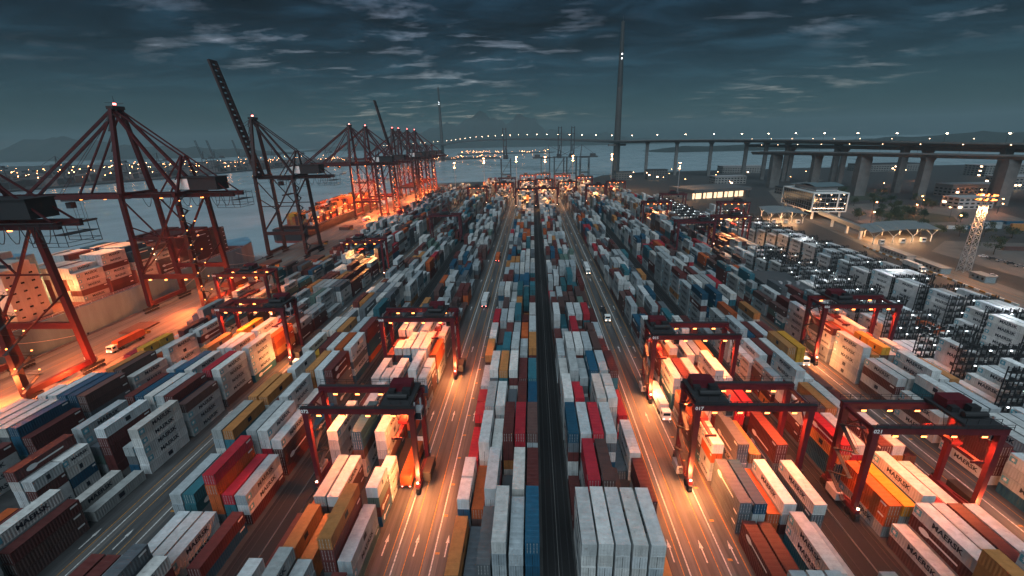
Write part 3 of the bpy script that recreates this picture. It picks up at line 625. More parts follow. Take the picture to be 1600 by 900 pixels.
# ------------------------------------------------------------------ ship-to-shore cranes on the quay
WSX, LSX, QH = -190., -162., 11.     # waterside and landside rails, half the leg spacing along the quay
def festoon(b, x0, x1, y, z, n, sag):
    for k in range(n):
        a, c = x0 + (x1 - x0) * k / n, x0 + (x1 - x0) * (k + 1) / n
        b.path([(a + (c - a) * t, y, z - sag * 4 * t * (1 - t)) for t in (0, .2, .4, .6, .8, 1)], .14, 4)
def make_sts(raised, m, lit):
    root = thing('quay_crane', 'x', 'quay crane')
    w_, l_ = -14., 14.                       # waterside and landside legs, crane local x (boom towards -x)
    gz, top = 56.5, 95.
    for x, tag_ in ((w_, 0), (l_, 1)):
        for sy in (-1, 1):
            lg = part(MB().beam((x, sy * QH, 3.2), (x + (0 if tag_ == 0 else -1.5), sy * QH * .86, gz + 1), 2.1, 1.9, 1.8, 1.6), 'leg', m, root)
            bo = MB().box(x - .6, x + .6, sy * QH - 4.2, sy * QH + 4.2, 1.6, 2.6).box(x - .5, x + .5, sy * QH - .8, sy * QH + .8, 2.5, 3.6)
            part(bo, 'bogie', m_dark, root)
            wh = MB()
            for k in range(8): wh.tube((x - .35, sy * QH - 3.7 + k * 1.06, .55), (x + .35, sy * QH - 3.7 + k * 1.06, .55), .5, n=8)
            part(wh, 'wheel_set', m_rubber, root)
        part(MB().box(x - .8, x + .8, -QH - 1, QH + 1, 3.0, 4.9), 'sill_beam', m, root)
        part(MB().box(x - .7 - tag_ * 1.4, x + .7 - tag_ * 1.4, -QH, QH, gz - .4, gz + 1.3), 'cross_beam', m, root)
    for sy in (-1, 1):
        part(MB().box(w_, l_, sy * QH * .97 - .7, sy * QH * .97 + .7, 17.0, 19.2), 'portal_beam', m, root)
        part(MB().beam((w_, sy * QH * .95, 19.5), (0, sy * QH * .9, 37), .75).beam((0, sy * QH * .9, 37), (l_ - 1, sy * QH * .88, gz), .75).beam((w_, sy * QH * .9, gz - 1), (0, sy * QH * .9, 37), .55).beam((w_ + .2, sy * QH * .93, 37), (l_ - .8, sy * QH * .93, 37), .55), 'diagonal_brace', m, root)
    part(MB().beam((w_, -QH, 19), (w_, QH, 31), .5).beam((w_, -QH, 43), (w_, QH, 31), .5).beam((l_, -QH, 19), (l_, QH, 31), .45), 'end_brace', m, root)
    gy = 3.4
    for sy in (-1, 1): part(MB().box(w_ - 1.5, l_ + 22, sy * gy - .55, sy * gy + .55, gz - 1.6, gz + .4), 'main_girder', m, root)
    ties = MB()
    for x in range(-12, 36, 6): ties.box(x - .3, x + .3, -gy + .5, gy - .5, gz - .9, gz - .3)
    ties.box(w_, l_ + 22, -gy - 1.5, -gy - .6, gz + .3, gz + .42).box(w_, l_ + 22, gy + .6, gy + 1.5, gz + .3, gz + .42)
    part(ties, 'girder_walkway', m_deckst, root)
    # boom
    ang = R(77 if raised else 0); hx, hz_ = w_ - 1.5, gz - .6; BL = 77. if raised else 66.
    def bp(d, y, h_): return (hx - d * math.cos(ang) - h_ * math.sin(ang) * 1, y, hz_ + d * math.sin(ang) + h_ * math.cos(ang) * (1 if not raised else .2))
    bm = MB()
    for sy in (-1, 1): bm.beam(bp(0, sy * gy, 0), bp(BL, sy * gy * .9, 0), 1.5, 2.6, 1.2, 2.0)
    bo_ = part(bm, 'boom', m, root)
    bt = MB()
    for k in range(22): d = 2 + k * (BL - 3) / 21; bt.beam(bp(d, -gy * .95, 0), bp(d, gy * .95, 0), .5, 2.3)
    part(bt, 'boom_tie', m, bo_)
    # A-frame
    ax = w_ + 1.0
    for sy in (-1, 1):
        part(MB().beam((w_, sy * QH * .8, gz + 1), (ax, sy * 2.4, top), 2.0, 1.8, 1.5, 1.5), 'mast_leg', m, root)
        part(MB().beam((l_ - 2, sy * QH * .6, gz + 1), (ax + .5, sy * 2.2, top - 2), 1.35, 1.35, 1.1, 1.1), 'back_strut', m, root)
    part(MB().box(ax - 1.6, ax + 1.6, -3.2, 3.2, top - .8, top + .6).box(ax - 2.2, ax + 2.2, -3.6, 3.6, top - 3.4, top - 3.1).tube((ax, 0, top + .6), (ax, 0, top + 5), .14, .05).beam((ax - 1.6, -3, top + 2), (ax + 1.6, -3, top + 2), .12).beam((ax - 1.6, 3, top + 2), (ax + 1.6, 3, top + 2), .12), 'mast_head', m_dark, root)
    part(MB().box(ax - .4, ax + .4, -.4, .4, top + 1.2, top + 1.9), 'beacon', m_lampr, root)
    cx2, cz2 = l_ - 2., gz + 17
    part(MB().beam((cx2, -QH * .7, gz + 1), (cx2 + 1.5, -1.6, cz2), .9).beam((cx2, QH * .7, gz + 1), (cx2 + 1.5, 1.6, cz2), .9).beam((cx2 - 12, -gy, gz + .4), (cx2 + 1, -1.5, cz2), .55).beam((cx2 - 12, gy, gz + .4), (cx2 + 1, 1.5, cz2), .55), 'rear_frame', m, root)
    sb = MB()
    for sy in (-1, 1): sb.beam((ax + .5, sy * 1.8, top - 1), (cx2 + 1.5, sy * 1.6, cz2), .55).beam((cx2 + 1.5, sy * 1.6, cz2), (l_ + 20, sy * gy, gz + .4), .5)
    part(sb, 'back_stay', m, root)
    fs_ = MB()
    if raised:
        for sy in (-1, 1): fs_.beam((ax - .5, sy * 2, top - .5), bp(34, sy * gy * .8, .2), .22)
    else:
        for sy in (-1, 1): fs_.beam((ax - .5, sy * 2, top - 1), bp(52, sy * gy * .9, .8), 1.0).beam((ax - .5, sy * 2, top - 2), bp(25, sy * gy * .9, .8), .65).beam((ax - .3, sy * .6, top), bp(38, sy * .8, .6), .12)
    part(fs_, 'fore_stay', m, root)
    # machinery house, cab and trolley
    mh = part(MB().box(l_ - 3.5, l_ + 15, -4.2, 4.2, gz + 1.6, gz + 7.2).box(l_ - 3.9, l_ + 15.4, -4.6, 4.6, gz + 7.2, gz + 7.55), 'machinery_house', m_dark, root)
    part(MB().box(l_ - 6, l_ - 3.6, -4.0, 4.0, gz + 1.6, gz + 6.2).box(l_ - 3.6, l_ + 1.5, -4.26, -4.21, gz + 2.0, gz + 6.9), 'house_panel', m_white, mh)
    tx = -46. if not raised else 2.
    cb_ = part(MB().box(tx - 5, tx - 2.4, -1.4, 1.4, gz - 6.2, gz - 3.4).box(tx - 4, tx + 4, -gy - .6, gy + .6, gz - 2.6, gz - 1.8), 'trolley', m_deckst, root)
    part(MB().box(tx - 5.06, tx - 5.01, -1.2, 1.2, gz - 6, gz - 4), 'cab_window', m_lampw if lit else m_glass, cb_)
    hb = MB().box(tx - 1.2, tx + 1.2, -6.2, 6.2, gz - 12.8, gz - 12.1)
    for y in (-4, 4): hb.beam((tx - .8, y * .5, gz - 12.1), (tx - .8, y * .5, gz - 2.5), .1).beam((tx + .8, y * .5, gz - 12.1), (tx + .8, y * .5, gz - 2.5), .1)
    part(hb, 'spreader', m_dark, root)
    fe = MB(); festoon(fe, -8, l_ + 21, -gy - 1.7, gz - .4, 9, 5.2)
    part(fe, 'festoon_cable', mat('festoon_cable_black', (.02, .02, .02), .4), root)
    pf = MB().box(l_ + 21, l_ + 25, -5.5, 5.5, gz - 3.2, gz - 3.0)
    for x in (l_ + 14, l_ + 18, l_ + 22, l_ + 25):
        for y in (-5.4, 5.4): pf.beam((x, y, gz - 6.5), (x, y, gz + .4), .14)
    for z in (-6.5, -5.3, -3.1, -.2):
        for y in (-5.4, 5.4): pf.beam((l_ + 14, y, gz + z), (l_ + 25, y, gz + z), .14)
        pf.beam((l_ + 25, -5.4, gz + z), (l_ + 25, 5.4, gz + z), .14)
    part(pf, 'service_platform', m_dark, root)
    st = MB()
    for k in range(15):
        z0 = 4.9 + k * 3.4; a, c = ((-3, 3) if k % 2 == 0 else (3, -3)); x = l_ + 1.6 - .1 * k
        st.beam((x, -QH + 1 + a, z0), (x, -QH + 1 + c, z0 + 3.4), .9, .18).beam((x + .4, -QH + 1 + a, z0 + 1.1), (x + .4, -QH + 1 + c, z0 + 4.5), .08).box(x - .7, x + .7, -QH + 1 + c - .7, -QH + 1 + c + .7, z0 + 3.35, z0 + 3.45)
    part(st, 'stair', m_deckst, root)
    ms = MB()
    for k in range(8):
        z0 = gz + 2 + k * 4.4; ms.beam((w_ - 1.3, -QH * .8 + k * .75, z0), (w_ - 1.3, -QH * .8 + k * .75 + 2.2, z0 + 4.4), .8, .15).box(w_ - 2.0, w_ - .4, -QH * .8 + k * .8, -QH * .8 + k * .8 + 1.4, z0, z0 + .12)
    part(ms, 'mast_ladder', m_dark, root)
    if lit:
        for k in range(0, 15):
            z0 = 6.2 + k * 3.4; part(MB().box(l_ + 2.2, l_ + 2.5, -QH + 1 + (3 if k % 2 else -3) - .15, -QH + 1 + (3 if k % 2 else -3) + .15, z0 + .5, z0 + .75), 'stair_lamp', m_lamp, root)
        for x in (-10, -2, 8): part(MB().box(x - .5, x + .5, -QH - .6, -QH - .1, 16.4, 16.8), 'floodlight', m_lamp, root)
        for x in (-40, -28, 0, 20): part(MB().box(x - .5, x + .5, -gy - .3, -gy + .3, gz - 2.0, gz - 1.65), 'floodlight', m_lamp, root)
    return root
sts_lit = make_sts(False, m_redq, True); sts_up = make_sts(True, mat('weathered_dark_red', (.03, .012, .012), .6, var=.3), False)
for o_ in [sts_lit, sts_up] + list(sts_lit.children_recursive) + list(sts_up.children_recursive): KIDS[o_.name] = list(o_.children)
STS = [(127, 0, 1.25, 'nearest red quay crane at the left edge, its landside legs lit orange'),
       (208, 0, .7, 'large red quay crane with lowered boom over the blue-hulled ship'),
       (312, 1, 0, 'dark quay crane with its boom raised, right of the blue-hulled ship'),
       (478, 0, 1.0, 'far quay crane, nearest of the orange-lit row'), (524, 0, .9, 'far quay crane, second of the orange-lit row'), (625, 1, .5, 'far quay crane with raised boom in the orange-lit row'),
       (655, 0, .6, 'far quay crane just behind the raised boom in the lit row'), (700, 0, .7, 'far quay crane right of the raised boom in the lit row'), (745, 0, .7, 'last quay crane of the orange-lit row beside the far pylon')]
used = {0: False, 1: False}
for y, up, pw, lab in STS:
    src = sts_up if up else sts_lit
    r_ = copy_tree(src) if used[up] else src; used[up] = True
    r_.location = ((WSX + LSX) / 2, y, 0); r_['label'] = lab; r_['group'] = 'ship-to-shore cranes along the quay'
    if pw:
        cx_ = (WSX + LSX) / 2; near = y < 300
        spot((cx_ + 1, y - QH, 16), 60000 * pw, (1, .19, .045), 120, (cx_ + 16, y - 18, 0), rad=1); point((cx_ + 6, y - QH - 3, 7), 20000 * pw, (1, .17, .04), 1); point((cx_ + 18, y + 2, 6), 22000 * pw, (1, .17, .04), 1)
        spot((cx_ + 10, y + QH, 16), 48000 * pw, (1, .19, .045), 120, (cx_ + 8, y + 26, 0), rad=1)
        spot((cx_ - 30, y, 53), 70000 * pw, (1, .30, .08), 110, (cx_ - 34, y, 0), rad=1)
        if not near: spot((cx_ + 12, y - 4, 40), 240000 * pw, ORANGE, 170, (cx_ - 20, y - 20, 0), rad=2)
        else: spot((cx_ + 8, y - 6, 50), 60000 * pw, ORANGE, 70, (cx_ + 2, y - 10, 0), rad=1)
# grey cranes with raised booms on the far quay
m_far = mat('grey_crane', (.05, .055, .06), .6)
def far_crane(x, y, up, lab, rz, sc_=1.):
    t_ = thing('distant_quay_crane', lab, 'quay crane', (x, y, 0), rz, 'grey cranes on the far quays')
    b = MB()
    for a in (-9, 9):
        for c in (-8, 8): b.beam((a, c, 0), (a, c, 44), 1.3)
    for c in (-8, 8): b.beam((-9, c, 14), (9, c, 14), 1.2).beam((-9, c, 14), (9, c, 42), .6)
    for a in (-9, 9): b.beam((a, -8, 16), (a, 8, 16), 1.1).beam((a, -8, 43), (a, 8, 43), 1.1)
    part(b, 'portal_frame', m_far, t_)
    part(MB().box(-4, 4, -10, 24, 43, 45.5).box(-3.5, 3.5, 10, 20, 45.5, 50), 'main_girder', m_far, t_)
    part(MB().beam((-3, -8, 45), (0, -6, 66), 1.1).beam((3, -8, 45), (0, -6, 66), 1.1).beam((0, -6, 66), (0, 22, 46), .5), 'mast', m_far, t_)
    bm = MB()
    if up:
        for a in (-3, 3): bm.beam((a, -10, 44), (a * .9, -22, 98), 1.3, 1.4)
        for k in range(6): bm.beam((-3, -10 - 2.2 * k, 46 + 10 * k), (3, -10 - 2.2 * k, 46 + 10 * k), .8)
    else:
        for a in (-3, 3): bm.beam((a, -10, 44), (a, -60, 45), 1.2)
        bm.beam((0, -6, 66), (0, -46, 46), .6)
    part(bm, 'boom', m_far, t_)
    return t_
far_crane(-51, 872, True, 'grey far crane with raised boom, leftmost at the yard end', 0)
far_crane(50, 874, True, 'grey far crane with raised boom, left one of the pair', 0)
far_crane(74, 878, True, 'grey far crane with raised boom, right one of the pair', 0)
far_crane(24, 868, False, 'grey far crane with lowered boom between the raised booms', R(90)); far_crane(98, 872, False, 'grey far crane with lowered boom, right of the raised pair', R(-90))
for i, (x, y, up) in enumerate(((-1122, 905, 0), (-1100, 1020, 0), (-1060, 1130, 0), (-1040, 1240, 0), (-1010, 1380, 1), (-1002, 1420, 1), (-985, 1520, 1), (-975, 1600, 0), (-970, 1690, 0), (-930, 1800, 0), (-860, 1900, 0), (-470, 1500, 1))):
    if i < 11: far_crane(x, y, bool(up), f'{ORD[i]} silhouetted crane from the left on the opposite bank', R(-90))

# ------------------------------------------------------------------ moored ships
def ship(name, label, x_side, y0, y1, beam_, deck, m_hull, house_y):
    root = thing(name, label, 'ship', (x_side - beam_ / 2, (y0 + y1) / 2, 0)); hw, hl = beam_ / 2, (y1 - y0) / 2
    def ring(z, f): return [(-hw * f, -hl + 4), (-hw * f * .7, -hl), (hw * f * .7, -hl), (hw * f, -hl + 4), (hw * f, hl - 34), (hw * f * .72, hl - 14), (0, hl + (3 if z > 5 else -8)), (-hw * f * .72, hl - 14), (-hw * f, hl - 34)]
    def shell(zs):
        b = MB(); n = 9; vv_ = [(x, y, z) for z, f in zs for x, y in ring(z, f)]
        b.add(vv_, [(j * n + i, j * n + (i + 1) % n, (j + 1) * n + (i + 1) % n, (j + 1) * n + i) for j in range(len(zs) - 1) for i in range(n)] + [tuple(range((len(zs) - 1) * n, len(zs) * n))]); return b
    part(shell([(-2.5, .985), (2, .995), (deck - 4, 1), (deck, 1.)]), 'hull', m_hull, root)
    part(shell([(-9, .92), (-4.6, .97), (-2.52, .983)]), 'boot_top', mat('boot_top_red', (.16, .028, .022), .6), root)
    part(MB().box(-hw + 1, hw - 1, -hl + 6, hl - 30, deck + .02, deck + .5), 'hatch_cover', mat('hatch_red', (.16, .05, .04), .7), root)
    rl_ = MB()
    for sx in (-1, 1):
        for z in (.6, 1.1): rl_.beam((sx * (hw - .3), -hl + 5, deck + z), (sx * (hw - .3), hl - 34, deck + z), .07)
        for k in range(40): y = -hl + 5 + k * (2 * hl - 39) / 39; rl_.beam((sx * (hw - .3), y, deck), (sx * (hw - .3), y, deck + 1.1), .07)
    part(rl_, 'deck_rail', m_white, root)
    hy = house_y - (y0 + y1) / 2
    hs_ = part(MB().box(-hw + 3, hw - 3.5, hy, hy + 13, deck, deck + 22).box(-hw - .5, hw + .5, hy + 2, hy + 8, deck + 22.02, deck + 25).box(-8, 8, hy + 1, hy + 12, deck + 25.02, deck + 27.5), 'superstructure', mat('ship_cream', (.45, .43, .40), .6, var=.25, scale=.3, streak=.2), root)
    for k in range(6):
        for j in range(6): part(MB().box(-hw + 5 + j * 4.4, -hw + 6.5 + j * 4.4, hy - .06, hy - .01, deck + 2.4 + k * 3.3, deck + 3.1 + k * 3.3), 'porthole', m_glass, hs_)
        for j in range(3): part(MB().box(hw - 3.49, hw - 3.44, hy + 1.6 + j * 4, hy + 2.9 + j * 4, deck + 2.4 + k * 3.3, deck + 3.1 + k * 3.3), 'porthole', m_glass, hs_)
    part(MB().box(-hw, hw, hy + 1.93, hy + 1.97, deck + 23, deck + 24.4), 'bridge_window', m_glass, hs_)
    part(MB().box(-5, 5, hy + 15, hy + 22, deck, deck + 24), 'funnel', m_hull, root)
    part(MB().tube((0, hy + 6, deck + 27), (0, hy + 6, deck + 38), .5, .2).beam((-4, hy + 6, deck + 33), (4, hy + 6, deck + 33), .3), 'mast', m_white, root)
    for k in range(10):
        y = -hl + 30 + k * 14.4
        if abs(y - hy) > 14 and y < hl - 40: part(MB().box(-hw + 1.4, hw - 1.4, y + 13.15, y + 13.75, deck + .5, deck + 7.5), 'lashing_bridge', mat('hatch_red', (.16, .05, .04)), root)
    return root
m_hullb = mat('hull_light_blue', (.12, .25, .34), .5, var=.4, scale=.10, streak=.25)
s1 = ship('container_ship', 'light blue hulled container ship with white superstructure under the near quay cranes', -198, 60, 318, 37, 12., m_hullb, 151)
for k, (ya, yb) in enumerate(((-60, -95), (-52, -20), (60, 98), (66, 30), (-100, -118), (88, 116))):
    part(MB().path([(18.4 + .15 * t, ya + (yb - ya) * t / 6, 10.6 - (10.6 - .8) * t / 6 - 1.2 * math.sin(math.pi * t / 6)) for t in range(7)], .09, 5), 'mooring_line', m_white, s1)
fen = MB().tube((0, -1.1, -1.6), (0, 1.1, -1.6), 1.0, n=10).mesh('fender', m_rubber)
for k in range(40): ob('fender', fen, apron, (-196.9, 66 + k * 20, .6))
s2 = ship('container_ship', 'black hulled container ship lit orange under the far quay cranes', -198, 372, 590, 32, 7., mat('hull_black', (.014, .014, .016), .5, var=.3), 560)
for i, (x, y, z) in enumerate(((-206, 147.5, 16), (-222, 147, 20), (-212, 148, 30), (-204, 171, 18))):
    part(MB().box(x + 216.5 - .5, x + 216.5 + .5, y - 189 - .5, y - 189 + .3, z, z + .4), 'deck_lamp', m_lampw, s1)
point((-201, 141, 20), 9000, (1, .38, .12), 1); point((-206, 172, 20), 6000, (1, .34, .10), 1); point((-200, 233, 18), 6000, (1, .4, .2), 1)
for k in range(5):
    for j in range(9): part(MB().box(15.2 - 3.0 * j - .15, 15.2 - 3.0 * j + .15, 233.7 - 189 - 14.2, 233.7 - 189 - 14.0, 15 + k * 2.9, 15.3 + k * 2.9), 'hold_lamp', m_lampw, s1)
for i in range(16):
    y = 392 + 9 * i; part(MB().box(14.5, 15.3, y - 481, y - 480.4, 9 + (i % 3) * 4, 9.6 + (i % 3) * 4), 'deck_lamp', m_lamp, s2)

# quay gear: hatch covers and gear bins set down on the apron
rg_ = random.Random(77)
for i, (x, y) in enumerate(((-178, 176), (-152, 150), (-176, 240), (-154, 250), (-180, 285), (-152, 292), (-176, 350), (-153, 365), (-178, 410), (-151, 112))):
    t_ = thing('hatch_cover_pile', f'pile of rusty hatch covers on the quay apron, {ORD[i]} from the camera', 'hatch covers', (x, y, .01), R(rg_.uniform(-4, 4)), 'hatch covers set down on the quay')
    for k in range(1 + i % 3):
        part(MB().box(-4.5, 4.5, -6, 6, k * .95 + .1, k * .95 + .85).box(-4.2, 4.2, -5.6, -5.2, k * .95 + .85, k * .95 + 1.0).box(-4.2, 4.2, 5.2, 5.6, k * .95 + .85, k * .95 + 1.0), 'hatch_cover', mat('hatch_rust', (.13, .055, .04), .75, var=.4), t_)
    t2 = thing('gear_bin', f'open steel gear bin beside hatch covers on the apron, {ORD[i]} from the camera', 'bin', (x + 7.5, y - 5, .01), R(rg_.uniform(-20, 20)), 'gear bins on the quay')
    part(MB().box(-1.2, 1.2, -.9, .9, 0, .1).box(-1.2, 1.2, -.9, -.8, .1, 1.2).box(-1.2, 1.2, .8, .9, .1, 1.2).box(-1.2, -1.1, -.8, .8, .1, 1.2).box(1.1, 1.2, -.8, .8, .1, 1.2), 'tub', m_yel, t2)
    part(MB().box(-.9, .9, -.6, .6, .1, .7), 'lashing_gear', m_dark, t2)

# ------------------------------------------------------------------ reefer racks (open steel platforms between the refrigerated boxes)
m_rack = mat('rack_steel', (.016, .017, .019), .6)
def rack_proto(levels):
    t_ = thing('reefer_rack', 'x', 'reefer rack')
    for x in range(0, 19, 3):
        part(MB().beam((x * .96, 0, 0), (x * .96, 0, levels * TIER + 1.6), .22).beam((x * .96, 1.1, 0), (x * .96, 1.1, levels * TIER + 1.6), .22), 'post', m_rack, t_)
    for l_ in range(1, levels + 1):
        z = l_ * TIER
        p_ = part(MB().box(-.2, 17.5, -.1, 1.2, z - .1, z + .06), 'platform', m_rack, t_)
        b = MB()
        for yy in (-.05, 1.15):
            b.beam((-.2, yy, z + .55), (17.5, yy, z + .55), .07).beam((-.2, yy, z + 1.05), (17.5, yy, z + 1.05), .09)
        for x in range(0, 19, 2): b.beam((x * .97, -.05, z), (x * .97, -.05, z + 1.05), .07)
        part(b, 'handrail', m_rack, p_)
        sk = MB()
        for x in range(6): sk.box(1.1 + x * 2.85, 1.8 + x * 2.85, .3, .8, z + .06, z + 1.0)
        part(sk, 'socket_box', m_dark, p_, kind='stuff')
    for k_, (x, l_) in enumerate(((2.2, 1), (7.9, 2), (13.6, 1), (5, 3), (10.8, 3), (16.2, 2), (8, levels), (14, levels))):
        part(MB().box(x, x + .5, -.28, -.08, l_ * TIER - .5, l_ * TIER - .22), 'work_lamp', m_lampc, t_)
    st = MB()
    for k in range(levels): st.beam((18.0, .2 if k % 2 else 1, k * TIER), (18.0, 1 if k % 2 else .2, (k + 1) * TIER), .7, .12)
    part(st, 'stair', m_rack, t_)
    return t_
rk = rack_proto(5); KIDS.update({o_.name: list(o_.children) for o_ in [rk] + list(rk.children_recursive)}); ru = False; nrk = 0
for bk, ks, nm in (('U', range(4, 15), 'fourth block past right road'), ('V', range(5, 25), 'fifth block past right road'), ('U', range(20, 31), 'far end, fourth block past right road')):
    for n_, k in enumerate(ks):
        r_ = copy_tree(rk) if ru else rk; ru = True
        r_.location = (BLOCKS[bk][0] - .3, 56.6 + PITCH * k - 1.35, 0); r_['group'] = 'reefer racks'
        r_['label'] = f'black reefer rack with work lamps, {ORD[n_]} from camera, {nm}'; nrk += 1
for bk, y in (('U', 150), ('U', 205), ('V', 160), ('V', 215), ('V', 290), ('U', 380), ('V', 350), ('V', 410)):
    point((BLOCKS[bk][0] + 9, y - .5, 17.5), 1900, (.95, .97, 1.), .6)

# ------------------------------------------------------------------ bridge over the channel and the approach viaducts
def ribbon(b, pts, wd, dp, inset=.6):
    vv_ = []
    for i, p in enumerate(pts):
        a = Vector(pts[max(0, i - 1)]); c = Vector(pts[min(len(pts) - 1, i + 1)]); d = (c - a); n = Vector((-d.y, d.x, 0)).normalized(); p = Vector(p)
        vv_ += [p + n * wd / 2, p - n * wd / 2, p - n * wd / 2 * inset - Vector((0, 0, dp)), p + n * wd / 2 * inset - Vector((0, 0, dp))]
    m_ = len(pts)
    b.add(vv_, [(i * 4 + j, (i + 1) * 4 + j, (i + 1) * 4 + (j + 1) % 4, i * 4 + (j + 1) % 4) for i in range(m_ - 1) for j in range(4)] + [(0, 1, 2, 3), ((m_ - 1) * 4 + 3, (m_ - 1) * 4 + 2, (m_ - 1) * 4 + 1, (m_ - 1) * 4)])
    return b
def smooth(pts, n=6):
    out_ = []
    for i in range(len(pts) - 1):
        p0, p1, p2, p3 = (Vector(pts[max(0, min(len(pts) - 1, i + k))]) for k in (-1, 0, 1, 2))
        for j in range(n):
            t = j / n; out_.append(tuple(.5 * ((2 * p1) + (p2 - p0) * t + (2 * p0 - 5 * p1 + 4 * p2 - p3) * t * t + (3 * p1 - p0 - 3 * p2 + p3) * t ** 3)))
    return out_ + [tuple(pts[-1])]
def elevated(name, label, cat, pts, wd, dp, piers, pw, n=6, offs=(0,)):
    root = thing(name, label, cat, (pts[0][0], pts[0][1], 0)); o3 = Vector(pts[0]); o3.z = 0
    P_ = [tuple(Vector(p) - o3) for p in smooth(pts, n)]
    part(ribbon(MB(), P_, wd, dp), 'deck', m_concb, root)
    for s in (-1, 1):
        q_ = []
        for i, p in enumerate(P_):
            a = Vector(P_[max(0, i - 1)]); c = Vector(P_[min(len(P_) - 1, i + 1)]); d = c - a; nn_ = Vector((-d.y, d.x, 0)).normalized(); q_.append(tuple(Vector(p) + nn_ * s * (wd / 2 - .4) + Vector((0, 0, 1.2))))
        part(ribbon(MB(), q_, .5, 1.15, 1.), 'parapet', m_concb, root)
    for (x, y, zt, k_) in piers:
        part(MB().beam((x - o3.x, y - o3.y, -.5), (x - o3.x, y - o3.y, zt - dp - 4), pw * k_, pw * .75 * k_).beam((x - o3.x, y - o3.y, zt - dp - 4), (x - o3.x, y - o3.y, zt - dp + .3), pw * k_, pw * .75 * k_, pw * 1.45, pw * .85), 'pier', m_concb, root)
    return root, P_
span = [(-900, 2700, 50), (-650, 2380, 60), (-392, 2000, 68), (-250, 1750, 77), (-106, 1500, 81), (40, 1245, 78), (180, 1000, 70), (240, 982, 69.5), (295, 962, 69), (350, 925, 68), (392, 868, 67), (424, 790, 66), (448, 700, 64.5), (474, 610, 62.5), (515, 525, 60.5), (585, 440, 58), (700, 350, 55), (900, 260, 50)]
pr = [(240, 982, 69.5, .8), (295, 962, 69, .8), (350, 925, 68, .8), (392, 868, 67, .8), (409, 830, 66.5, .8), (424, 790, 66, .8), (448, 700, 64.5, 1), (474, 610, 62.5, 1.1), (515, 525, 60.5, 1.2), (548, 480, 59, 1.2), (620, 408, 57, 1.2), (-500, 2160, 65, 1), (-650, 2380, 60, 1)]
bridge, bp_ = elevated('cable_stayed_bridge', 'long cable-stayed bridge with two needle pylons and a lamp-lit deck crossing the channel', 'bridge', span, 30, 4, pr, 7.2)
for x, y in ((180, 1000), (-392, 2000)):
    b0 = Vector((x - span[0][0], y - span[0][1], 0))
    py_ = part(MB().tube(b0 + Vector((0, 0, -6)), b0 + Vector((0, 0, 175)), 7.8, 5.6, 20), 'pylon', mat('pylon_concrete', (.055, .055, .055), .75, var=.2, scale=.1), bridge)
    part(MB().tube(b0 + Vector((0, 0, 175)), b0 + Vector((0, 0, 293)), 5.6, 3.4, 20).tube(b0 + Vector((0, 0, 293)), b0 + Vector((0, 0, 304)), .5, .2, 6), 'steel_mast', m_steelb, py_)
    for dz in (226, 234): part(MB().box(b0.x - 1, b0.x + 1, b0.y - 8, b0.y - 7, dz, dz + 2), 'beacon', m_lampc, py_)
    part(MB().box(b0.x - 18, b0.x + 18, b0.y - 6, b0.y + 6, 60, 64.5), 'cross_beam', m_concb, py_)
ramp_pts = [(352, 745, 50), (364, 690, 51), (392, 620, 51.5), (440, 548, 51), (500, 478, 49.5), (590, 400, 47.5), (760, 310, 45)]
rp_, rpp = elevated('ramp_viaduct', 'lower concrete ramp viaduct on wide piers beside the office building', 'viaduct', ramp_pts, 17, 3.5, [(362, 700, 51, 1.5), (385, 640, 51.5, 1.1), (412, 590, 51, 1.5), (447, 540, 51, 1), (488, 490, 50, 1.3), (545, 435, 48.5, 1.3), (640, 370, 47, 1.3)], 9)
mid_pts = [(400, 880, 58), (432, 790, 57.5), (452, 690, 57), (490, 595, 56), (545, 510, 54.5), (640, 420, 53), (800, 330, 51)]
md_, mdp = elevated('link_viaduct', 'middle concrete link viaduct between the main deck and lower ramp', 'viaduct', mid_pts, 15, 3.2, [(432, 790, 57.5, .8), (452, 690, 57, .8), (490, 595, 56, 1), (545, 510, 54.5, 1), (600, 455, 53.5, 1), (700, 380, 52.5, 1)], 8)
me_pole = MB().tube((0, 0, 0), (0, 0, 9.5), .16, .1, 6).beam((0, 0, 9.4), (0, -1.6, 9.8), .12).mesh('lamp_post', m_dark)
def lampset(pts, o3, step, side, z, grp, lab, mlamp, size, off):
    hm = MB().box(-size, size, -2.2, -2.2 + size * 2, 9.55, 9.55 + size).mesh('lamp_head', mlamp); acc = 0; n_ = 0; last = None; tot = 0
    for i, p in enumerate(pts):
        p = Vector(p)
        if last is not None:
            d = p - last; ln_ = d.length; tot += ln_
            while acc < ln_:
                q_ = last + d * (acc / ln_) + o3; nn_ = Vector((-d.y, d.x, 0)).normalized() * off
                t_ = thing('street_lamp', f'{ORD[min(n_, 58)]} street lamp from the far end {lab}', 'street lamp', tuple(q_ + nn_ + Vector((0, 0, z))), 0, grp)
                ob('lamp_post', me_pole, t_); ob('lamp_head', hm, t_); n_ += 1; acc += step
            acc -= ln_
        last = p
lampset(bp_, Vector((span[0][0], span[0][1], 0)), 54, 1, 1, 'street lamps on the bridge', 'along the cable-stayed bridge', mat('bridge_lamp', (.02, .02, .02), emit=(1., .66, .42), es=26, var=0), .65, 3)
lampset(rpp, Vector((ramp_pts[0][0], ramp_pts[0][1], 0)), 36, 1, 1, 'street lamps on the lower ramp', 'along the lower ramp viaduct', m_lampw, .35, 7)
lampset(mdp, Vector((mid_pts[0][0], mid_pts[0][1], 0)), 42, 1, 1, 'street lamps on the link viaduct', 'along the middle link viaduct', m_lampw, .35, 6)

